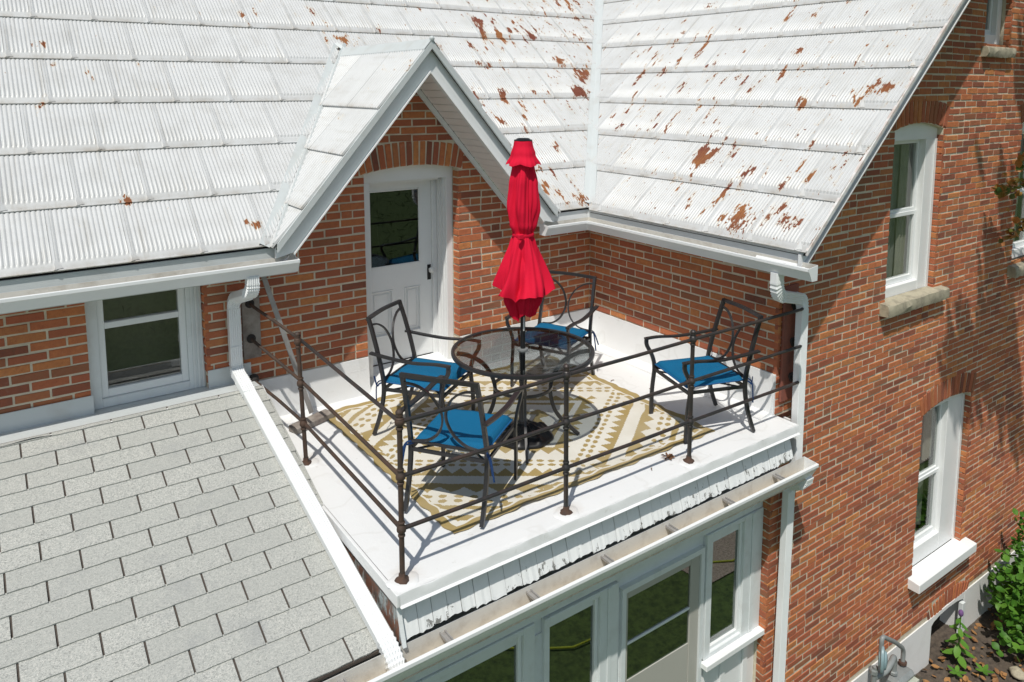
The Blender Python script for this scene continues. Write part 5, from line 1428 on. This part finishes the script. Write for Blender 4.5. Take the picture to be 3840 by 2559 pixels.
def make_cushion(label, seed):
    r = random.Random(seed); t = thing('seat_cushion', label, 'cushion', (0, 0, 0), 0, 'blue seat cushions on the patio chairs')
    b = MB(); n = 22
    def H(u, v):
        e = min(1, (1 - abs(u)) * 7.0); f = min(1, (1 - abs(v)) * 7.0)
        return max(0.0, 1 - (1 - e) ** 2.4) ** .5 * max(0.0, 1 - (1 - f) ** 2.4) ** .5
    top, bot = [], []
    for j in range(n + 1):
        for i in range(n + 1):
            u = -1 + 2 * i / n; v = -1 + 2 * j / n
            pull = 1 + .02 * (abs(u) ** 4 * abs(v) ** 4)
            x = u * .250 * pull * (1 - .035 * (1 - v) / 2 * 1.0); y = v * .245 * pull - .004
            h = H(u, v); z = .4180 + .026 + h * .036 - .006 * (1 - u * u) * (1 - v * v) + r.uniform(-.0006, .0006) + .003 * math.sin(7 * u + seed) * h
            top.append((x, y, z)); bot.append((x, y, .4180 + .022 - h * .016))
    b.v = top + bot; k = (n + 1) ** 2
    for j in range(n):
        for i in range(n):
            a = j * (n + 1) + i; b.f.append((a, a + 1, a + n + 2, a + n + 1)); b.f.append((k + a, k + a + n + 1, k + a + n + 2, k + a + 1))
    rim = [i for i in range(n + 1)] + [j * (n + 1) + n for j in range(1, n + 1)] + [n * (n + 1) + i for i in range(n - 1, -1, -1)] + [j * (n + 1) for j in range(n - 1, 0, -1)]
    for a, c in zip(rim, rim[1:] + rim[:1]): b.f.append((a, k + a, k + c, c))
    b.build('pad', M_CUSH, t, smooth=True, world=False)
    pth = [(Vector(b.v[i]) + Vector(b.v[k + i])) / 2 for i in rim]
    MB().tube(pth, .0065, 6, closed=True).build('piping', M_CUSHEDGE, t, smooth=True, world=False)
    for s_ in (-1, 1):
        for q in range(2):
            a0 = r.uniform(-.03, .03); ln = r.uniform(.10, .17)
            P = [(s_ * .235, -.245, .437), (s_ * .268, -.285, .435 + .02 * q), (s_ * (.285 + .01 * q), -.300, .42), (s_ * (.300 + .02 * q), -.31 + a0, .43 + (ln * .55 if seed % 2 and q == 0 else -ln)), ]
            MB().bar(cr_(P, 4), .012, .003, up=(1, 0, 0)).build('tie', M_TIE, t, world=False)
    if seed == 2:
        MB().box(-.02, .035, -.256, -.2525, .424, .438).build('care_label', M_LABEL, t, world=False)
        MB().box(.06, .13, -.256, -.2525, .424, .436).build('care_label', M_LABEL, t, world=False)
    return t
def face(fx, fy): return math.atan2(fy, fx) - math.pi / 2
CH = [((-2.452, -.905), (.57, -.82), 'dark metal patio chair in front of the deck door, left of the table', 'bright blue cushion on the chair before the white door'),
      ((-2.735, -1.885), (.815, .58), 'dark metal patio chair at the railing corner post, its back to the viewer', 'blue cushion with white care labels on the chair nearest the railing corner'),
      ((-.664, -2.075), (-.955, .295), 'dark metal patio chair off the rug beside the side brick wall', 'blue cushion on the chair standing apart near the downspout'),
      ((-1.085, -.735), (-.90, -.43), 'dark metal patio chair behind the umbrella in the inner brick corner', 'blue cushion under dark umbrella shadow seen through the glass tabletop')]
first = make_chair(CH[0][2])
for i, ((x, y), f_, lb, lc) in enumerate(CH):
    if i == 0: o = first
    else:
        o = first.copy(); col.objects.link(o)
        for ch in list(first.children):
            c_ = ch.copy(); col.objects.link(c_); c_.parent = o
        o['label'] = lb
    o.location = (x, y, .010 if i != 2 else .003); o.rotation_euler = (0, 0, face(*f_))
    cu = make_cushion(lc, i + 1); cu.location = (x, y, .003 if i != 2 else -.004); cu.rotation_euler = (0, 0, face(*f_) + R.uniform(-.03, .03))

# ================================================================ SMALL LITTER ON THE DECK
def leaf_mesh(name, mat, l=.06, wd=.04, curl=.3, n=4):
    b = MB()
    for i in range(n + 1):
        t = i / n; wv = wd / 2 * math.sin(math.pi * min(1, t * .97 + .03)) ** .8; z = curl * l * (t - .5) ** 2
        b.v += [(-wv, t * l, z + curl * wv * .6), (0, t * l, z), (wv, t * l, z + curl * wv * .6)]
    for i in range(n):
        a = i * 3; b.f += [(a, a + 1, a + 4, a + 3), (a + 1, a + 2, a + 5, a + 4)]
    return b
b = MB(); r = random.Random(3)
for k in range(7):
    a = k * .9; b.v += []
    i = len(b.v); c_, s_ = math.cos(a), math.sin(a)
    b.v += [(0, 0, .01), (.03 * c_ - .012 * s_, .03 * s_ + .012 * c_, .022 + r.uniform(-.006, .01)), (.058 * c_, .058 * s_, .012 + r.uniform(-.008, .014)), (.03 * c_ + .012 * s_, .03 * s_ - .012 * c_, .008)]
    b.f.append((i, i + 1, i + 2, i + 3))
dl_ = b.build('dead_leaf', M_DRYO); dl_.location = (-1.27, -2.33, .002)
tag(dl_, 'curled brown dead leaf on the white deck beside a railing post', 'leaf')
for (x, y, l, a, lb) in ((-.62, -1.02, .045, .2, 'tiny dark twig on bare deck between the corner chair and the railing'), (-.46, -1.35, .04, -.4, 'tiny brown twig on bare deck near the side brick wall'), (-1.5, -2.40, .035, .9, 'tiny brown twig on the deck between rug edge and front railing')):
    o = MB().tube([(0, 0, .004), (l * .6, .004, .006), (l, -.004, .004)], .003, 5).build('twig', M_TWIG); o.location = (x, y, .004); o.rotation_euler = (0, 0, a); tag(o, lb, 'twig')

# ================================================================ GAS METER
gm = thing('gas_meter', 'grey gas meter with round blue-grey regulator against the whitewashed foundation', 'gas meter', (2.0, -2.5, -3.65))
MB().box(1.955, 2.215, -2.655, -2.475, -3.50, -3.155).build('meter_body', M_METER, gm, bevel=.028)
MB().box(1.945, 2.225, -2.675, -2.46, -3.335, -3.315).build('meter_flange', M_METER, gm, bevel=.006)
MB().box(2.03, 2.20, -2.735, -2.66, -3.30, -3.175).build('index_cover', M_CLEAR, gm, bevel=.01)
MB().box(2.05, 2.18, -2.700, -2.657, -3.28, -3.195).build('index_dial', M_LABEL, gm)
rg = MB(); rg.lathe([(.002, 0), (.060, .004), (.070, .014), (.108, .020), (.112, .030), (.108, .040), (.078, .046), (.070, .060), (.030, .068), (.002, .070)], (0, 0, 0), 32)
rg.v = [(1.69 + v[2] * .55 + v[0] * .55, -2.60 - v[2] * .84 + v[0] * .36 * 0 + v[0] * .3, -2.845 + v[1]) for v in rg.v]
rg.build('regulator', M_REG, gm, smooth=40)
tb_ = lambda pts, r=.020, nm='pipe': MB().tube(fillet(pts, .05), r, 12).build(nm, M_METER, gm, smooth=50)
tb_([(1.70, -2.57, -3.90), (1.70, -2.57, -3.10), (1.70, -2.58, -2.93)])
tb_([(1.70, -2.58, -3.02), (1.82, -2.60, -3.02), (1.90, -2.60, -2.985), (2.01, -2.57, -2.985), (2.01, -2.57, -3.15)], .024)
tb_([(1.79, -2.57, -2.86), (1.79, -2.57, -2.715), (2.00, -2.57, -2.86), (2.165, -2.565, -3.0), (2.165, -2.565, -3.15)], .018)
for p, rr3, hh in (((1.70, -2.57, -3.0), .034, .05), ((2.01, -2.57, -3.15), .034, .035), ((2.165, -2.565, -3.14), .034, .03), ((1.70, -2.57, -3.12), .03, .03)):
    MB().lathe([(rr3 * .8, 0), (rr3, hh * .2), (rr3, hh * .8), (rr3 * .8, hh)], p, 8).build('union_nut', M_RUST if p[0] == 2.165 else M_METER, gm)

gm.location = (1.73, -2.5, -3.62); gm.scale = (1.2, 1.2, 1.2)
# ================================================================ GROUND
g = MB().quad((-80, -80, -3.72), (80, -80, -3.72), (80, 60, -3.72), (-80, 60, -3.72)).build('lawn', M_GRASS); g['kind'] = 'structure'
b = MB(); n = 90; r = random.Random(2)
for j in range(n + 1):
    for i in range(n + 1):
        x = .9 + 7.7 * i / n; y = -2.0 - 1.5 * j / n
        b.v.append((x, y, -3.665 + .018 * math.sin(x * 3 + y * 2) + r.uniform(-.012, .012)))
for j in range(n):
    for i in range(n):
        a = j * (n + 1) + i; b.f.append((a, a + n + 1, a + n + 2, a + 1))
o = b.build('garden_bed', M_SOIL, smooth=True); o['kind'] = 'structure'
o = MB().quad((1.7, -8.5, -3.705), (12, -8.5, -3.705), (12, -4.35, -3.705), (2.1, -4.45, -3.705)).build('gravel_drive', M_GRAVEL); o['kind'] = 'structure'
b = MB(); b.tube([(-6 + i * .35, -4.9 + .35 * math.sin(i * .8), -3.69) for i in range(34)], .012, 6); tag(b.build('garden_hose', M_HOSE, smooth=True), 'yellow hose lying in waves across the grass below the porch', 'hose')
# dry leaf litter
b = MB(); r = random.Random(9); LM = leaf_mesh('x', None, .075, .055, .5, 3)
for k in range(420):
    x = r.uniform(2.5, 6.5); y = -2.37 - abs(r.gauss(0, .55)) - (0 if r.random() < .75 else r.uniform(0, 1.2)); sc = r.uniform(.45, 1.25)
    mt = Matrix.Translation((x, y, -3.645)) @ Matrix.Rotation(r.uniform(0, 6.28), 4, 'Z') @ Matrix.Rotation(r.uniform(-.6, .6), 4, 'X') @ Matrix.Rotation(r.uniform(-.5, .5), 4, 'Y') @ Matrix.Scale(sc, 4)
    i = len(b.v); b.v += [tuple(mt @ Vector(v)) for v in LM.v]; b.f += [tuple(q + i for q in f) for f in LM.f]
o = b.build('leaf_litter', M_DRY); tag(o, 'dry brown and yellow leaves scattered over the dark garden soil', 'fallen leaves', kind='stuff')
for k, (x, y, s_, lb) in enumerate(((3.60, -3.00, .085, 'pale rounded stone, the upper of two, on the soil at the picture corner'), (3.42, -3.13, .075, 'pinkish flat stone, the lower of two, on the soil at the picture corner'))):
    b = MB(); rr4 = random.Random(k); b.lathe([(max(.001, s_ * math.sin(math.pi * i / 7)), -s_ * .5 * math.cos(math.pi * i / 7)) for i in range(8)], (0, 0, 0), 12, fn=lambda r, z, a: (r * (1 + .15 * math.sin(2 * a + k) + .08 * math.sin(5 * a)), z * (1 + .1 * math.sin(3 * a))))
    o = b.build('stone', M_STONE, smooth=50); o.location = (x, y, -3.63); tag(o, lb, 'stone')

# ---- shrub (round leaves), weed, vine
def leaf_objs(root, mesh_src, mat, pts, ind, stuffmat):
    me = mesh_src.mesh('leaf', mat, smooth=True); off = base_of(root); mass = MB()
    for k, (p, mt) in enumerate(pts):
        if k < ind:
            o = bpy.data.objects.new('leaf', me); col.objects.link(o); o.parent = root; m2 = mt.copy(); m2.translation = mt.translation - off; o.matrix_local = m2
        else:
            i = len(mass.v); mass.v += [tuple(mt @ Vector(v)) for v in mesh_src.v]; mass.f += [tuple(q + i for q in f) for f in mesh_src.f]
    if mass.v:
        o = mass.build('foliage', stuffmat, root); o['kind'] = 'stuff'
def rand_mt(r, p, sc, up=.5):
    d = Vector((r.gauss(0, 1), r.gauss(0, 1), r.gauss(0, 1) + up * 2)).normalized()
    q = d.to_track_quat('Z', 'Y').to_matrix().to_4x4()
    return Matrix.Translation(p) @ q @ Matrix.Rotation(r.uniform(0, 6.28), 4, 'Z') @ Matrix.Scale(sc, 4)
sh_ = thing('leafy_shrub', 'bright green round leaved shrub growing against the foundation by the brick gable', 'shrub', (4.55, -2.85, -3.65))
LEAFR = leaf_mesh('leaf', None, .085, .078, .35, 4)
r = random.Random(21); pts = []
for k in range(2600):
    th = r.uniform(0, 2 * math.pi); ph = math.acos(r.uniform(-.5, 1)); rr5 = (.55 + .45 * r.random()) * (1 + .22 * math.sin(3 * th + 1) * math.sin(2 * ph) + .12 * math.sin(7 * th))
    p = Vector((4.62 + .95 * rr5 * math.sin(ph) * math.cos(th), -2.90 + .45 * rr5 * math.sin(ph) * math.sin(th), -3.22 + .60 * rr5 * math.cos(ph)))
    if p.z < -3.62 or p.y > -L - .02: continue
    pts.append((p, rand_mt(r, p, r.uniform(.65, 1.15), .8)))
for k in range(60):                                  # upright shoots against the wall
    t = r.random(); p = Vector((4.42 + r.gauss(0, .05) + .1 * t, -2.62 + r.gauss(0, .04), -2.72 + .42 * t)); pts.append((p, rand_mt(r, p, r.uniform(.6, 1.0), .6)))
pts.sort(key=lambda a: (a[0] - CAM).length)
leaf_objs(sh_, LEAFR, M_LEAFO, pts, 280, M_LEAF)
for k in range(12):
    a = k * .52; MB().tube([(4.55 + .05 * math.cos(a), -2.85 + .05 * math.sin(a), -3.68), (4.6 + .3 * math.cos(a), -2.87 + .15 * math.sin(a), -3.3), (4.62 + .62 * math.cos(a), -2.88 + .28 * math.sin(a), -2.95 + .1 * math.sin(k))], .008, 5).build('stem', M_BARK, sh_)
we = thing('weed', 'tall pointed leaf weed with a purple bud beside the basement window', 'plant', (3.30, -2.52, -3.65))
MB().tube([(3.30, -2.52, -3.66), (3.27, -2.53, -3.35), (3.22, -2.55, -3.05)], .007, 6).build('stem', M_WEED, we)
LW = leaf_mesh('leaf', None, .17, .075, .25, 5); r = random.Random(4); me = LW.mesh('leaf', M_WEED, smooth=True)
for k in range(20):
    t = k / 20; z = -3.60 + .52 * t; a = k * 2.4
    o = bpy.data.objects.new('leaf', me); col.objects.link(o); o.parent = we
    o.location = Vector((3.30 - .07 * t, -2.52 - .02 * t, z)) - base_of(we); o.rotation_euler = (rad(-12 - r.uniform(0, 25)), 0, a); s_ = (1.15 - .6 * t); o.scale = (s_, s_, s_)
MB().sphere((3.215, -2.55, -3.03), .028, 8, 6, 1.4).build('bud', simple('purple_bud', (.16, .08, .22), .8), we, smooth=True)
for k, (x, y, lb) in enumerate(((3.05, -2.62, 'small lime green seedling on soil near the foundation corner'), (3.32, -2.78, 'small yellow green seedling among the fallen leaves'))):
    t_ = thing('seedling', lb, 'plant', (x, y, -3.65))
    for j in range(5):
        o = bpy.data.objects.new('leaf', me); col.objects.link(o); o.parent = t_; o.location = (0, 0, .03); o.rotation_euler = (rad(12), 0, j * 1.26 + k); o.scale = (.62, .62, .62)
# vine hanging at the right edge
vn = thing('hanging_vine', 'half withered vine with orange and green leaves hanging before the brick at the picture edge', 'vine', (4.3, -2.6, 1.5))
r = random.Random(6); LV = leaf_mesh('leaf', None, .10, .085, .6, 4); mev = LV.mesh('leaf', M_VINE, smooth=True)
stems = [[(5.4, -2.75, 1.9), (4.6, -2.72, 1.80), (4.0, -2.62, 1.72), (3.62, -2.55, 1.66), (3.42, -2.52, 1.70)], [(5.2, -2.7, 1.6), (4.5, -2.62, 1.5), (4.05, -2.56, 1.28), (3.85, -2.5, 1.10)], [(5.2, -2.7, 2.6), (4.6, -2.6, 2.45), (4.20, -2.5, 2.15), (4.05, -2.48, 1.9)], [(5.0, -2.7, 3.9), (4.5, -2.6, 3.75), (4.25, -2.5, 3.5), (4.15, -2.45, 3.1)]]
for st in stems:
    c_ = cr_(st, 6); MB().tube(c_, .0055, 5).build('stem', M_TWIG, vn)
    for p in c_:
        for q in range(4):
            pp = p + Vector((r.gauss(0, .05), r.gauss(0, .03), r.gauss(-.03, .05)))
            if pp.y > -L - .03: continue
            o = bpy.data.objects.new('leaf', mev); col.objects.link(o); o.parent = vn; mt = rand_mt(r, pp, r.uniform(.5, 1.0), .2); mt.translation -= base_of(vn); o.matrix_local = mt
# tree outside the picture on the right whose drooping twigs shade the gable wall
tr = thing('drooping_tree', 'tree with long drooping twigs standing in front of the brick gable', 'tree', (3.4, -6.0, -3.7))
MB().tube([(3.4, -6.0, -3.75), (3.3, -5.8, 0), (3.5, -5.3, 4.0), (3.2, -5.0, 8.4)], .16, 10, scales=[1.3, 1, .75, .4]).build('trunk', M_BARK, tr, smooth=True)
r = random.Random(14); mass = MB(); LT = leaf_mesh('x', None, .15, .062, .15, 2); tw_ = MB()
SD = Vector((.45, .385, -1.0))
def caster(xs_, zs_, d):                               # point whose shadow falls on the wall at (xs,zs), d in front of it
    t = d / .385; return Vector((xs_ - .45 * t, -L - d, zs_ + t))
streaks = []
for (xa, za, xb, zb, nst) in ((2.81, .26, 3.25, -.55, 3), (3.0, .35, 3.6, -.9, 4), (3.3, .55, 4.0, -1.2, 7), (3.6, .8, 4.4, -1.6, 10), (3.95, .9, 4.9, -1.9, 12), (3.74, 1.2, 4.1, .3, 5), (3.39, 2.2, 3.55, 1.75, 1), (3.85, 2.0, 4.2, 1.0, 4), (4.0, 3.4, 4.4, 2.2, 4), (3.64, 3.6, 3.75, 3.1, 2)):
    for k in range(nst):
        d = r.uniform(1.55, 1.9); u = r.uniform(-.30, .30); f0 = r.uniform(0, .35); f1 = r.uniform(.55, 1.0)
        streaks.append((xa + (xb - xa) * f0 + u, za + (zb - za) * f0 + r.uniform(-.1, .1), xa + (xb - xa) * f1 + u + r.uniform(-.05, .05), za + (zb - za) * f1, d))
for (x0, z0, x1, z1, d) in streaks:
    p0 = caster(x0, z0, d); p1 = caster(x1, z1, d); n = max(4, int((p1 - p0).length / .030))
    tw_.tube([p0, (p0 + p1) / 2 + Vector((.02, 0, .0)), p1], .007, 5)
    for i in range(n):
        p = p0.lerp(p1, i / n); wdt = .010 + .040 * math.sin(math.pi * i / n)
        for q in range(3):
            pp = p + Vector((r.gauss(0, wdt * .5), r.gauss(0, .03), 0)); dn = Vector((r.gauss(0, .25), r.gauss(0, .25), -1 if z1 < z0 else 1)).normalized()
            mt = Matrix.Translation(pp) @ dn.to_track_quat('Y', 'Z').to_matrix().to_4x4() @ Matrix.Rotation(r.uniform(0, 6.28), 4, 'Y')
            i0 = len(mass.v); mass.v += [tuple(mt @ Vector(v)) for v in LT.v]; mass.f += [tuple(q_ + i0 for q_ in f) for f in LT.f]
    top_ = Vector((3.3 + r.uniform(-.3, .3), -5.2, 7.2 + r.uniform(-.5, .8)))
for (x0, z0, x1, z1, d) in streaks[::6]:
    p0 = caster(x0, z0, d); tw_.tube(cr_([p0, p0 + Vector((.3, -.4, 1.0)), Vector((3.3, -5.1, 7.6))], 4), .008, 5)
tw_.build('twigs', M_BARK, tr)['kind'] = 'stuff'
o = mass.build('leaves', M_TREELEAF, tr); o['kind'] = 'stuff'
# wood beyond the lawn, seen only as reflections in the glass
b = MB(); r = random.Random(8); LB = leaf_mesh('x', None, .20, .15, .3, 1)
for c in range(26):
    cx = -22 + c * 1.9 + r.uniform(-.6, .6); cy = -15 + r.uniform(-1.5, 1.5); ch = r.uniform(4.5, 8)
    for k in range(900):
        th = r.uniform(0, 6.28); ph = math.acos(r.uniform(-1, 1)); q = r.uniform(.7, 1.05)
        p = Vector((cx + 2.3 * q * math.sin(ph) * math.cos(th), cy + 2.2 * q * math.sin(ph) * math.sin(th), -3.7 + ch * .55 + ch * .55 * q * math.cos(ph)))
        mt = rand_mt(r, p, r.uniform(.7, 1.4), .3); i0 = len(b.v); b.v += [tuple(mt @ Vector(v)) for v in LB.v]; b.f += [tuple(q_ + i0 for q_ in f) for f in LB.f]
o = b.build('woodland', M_TREELEAF); tag(o, 'dark belt of trees beyond the lawn mirrored in the door glass', 'woodland', kind='stuff')
print('objects', len(bpy.data.objects))
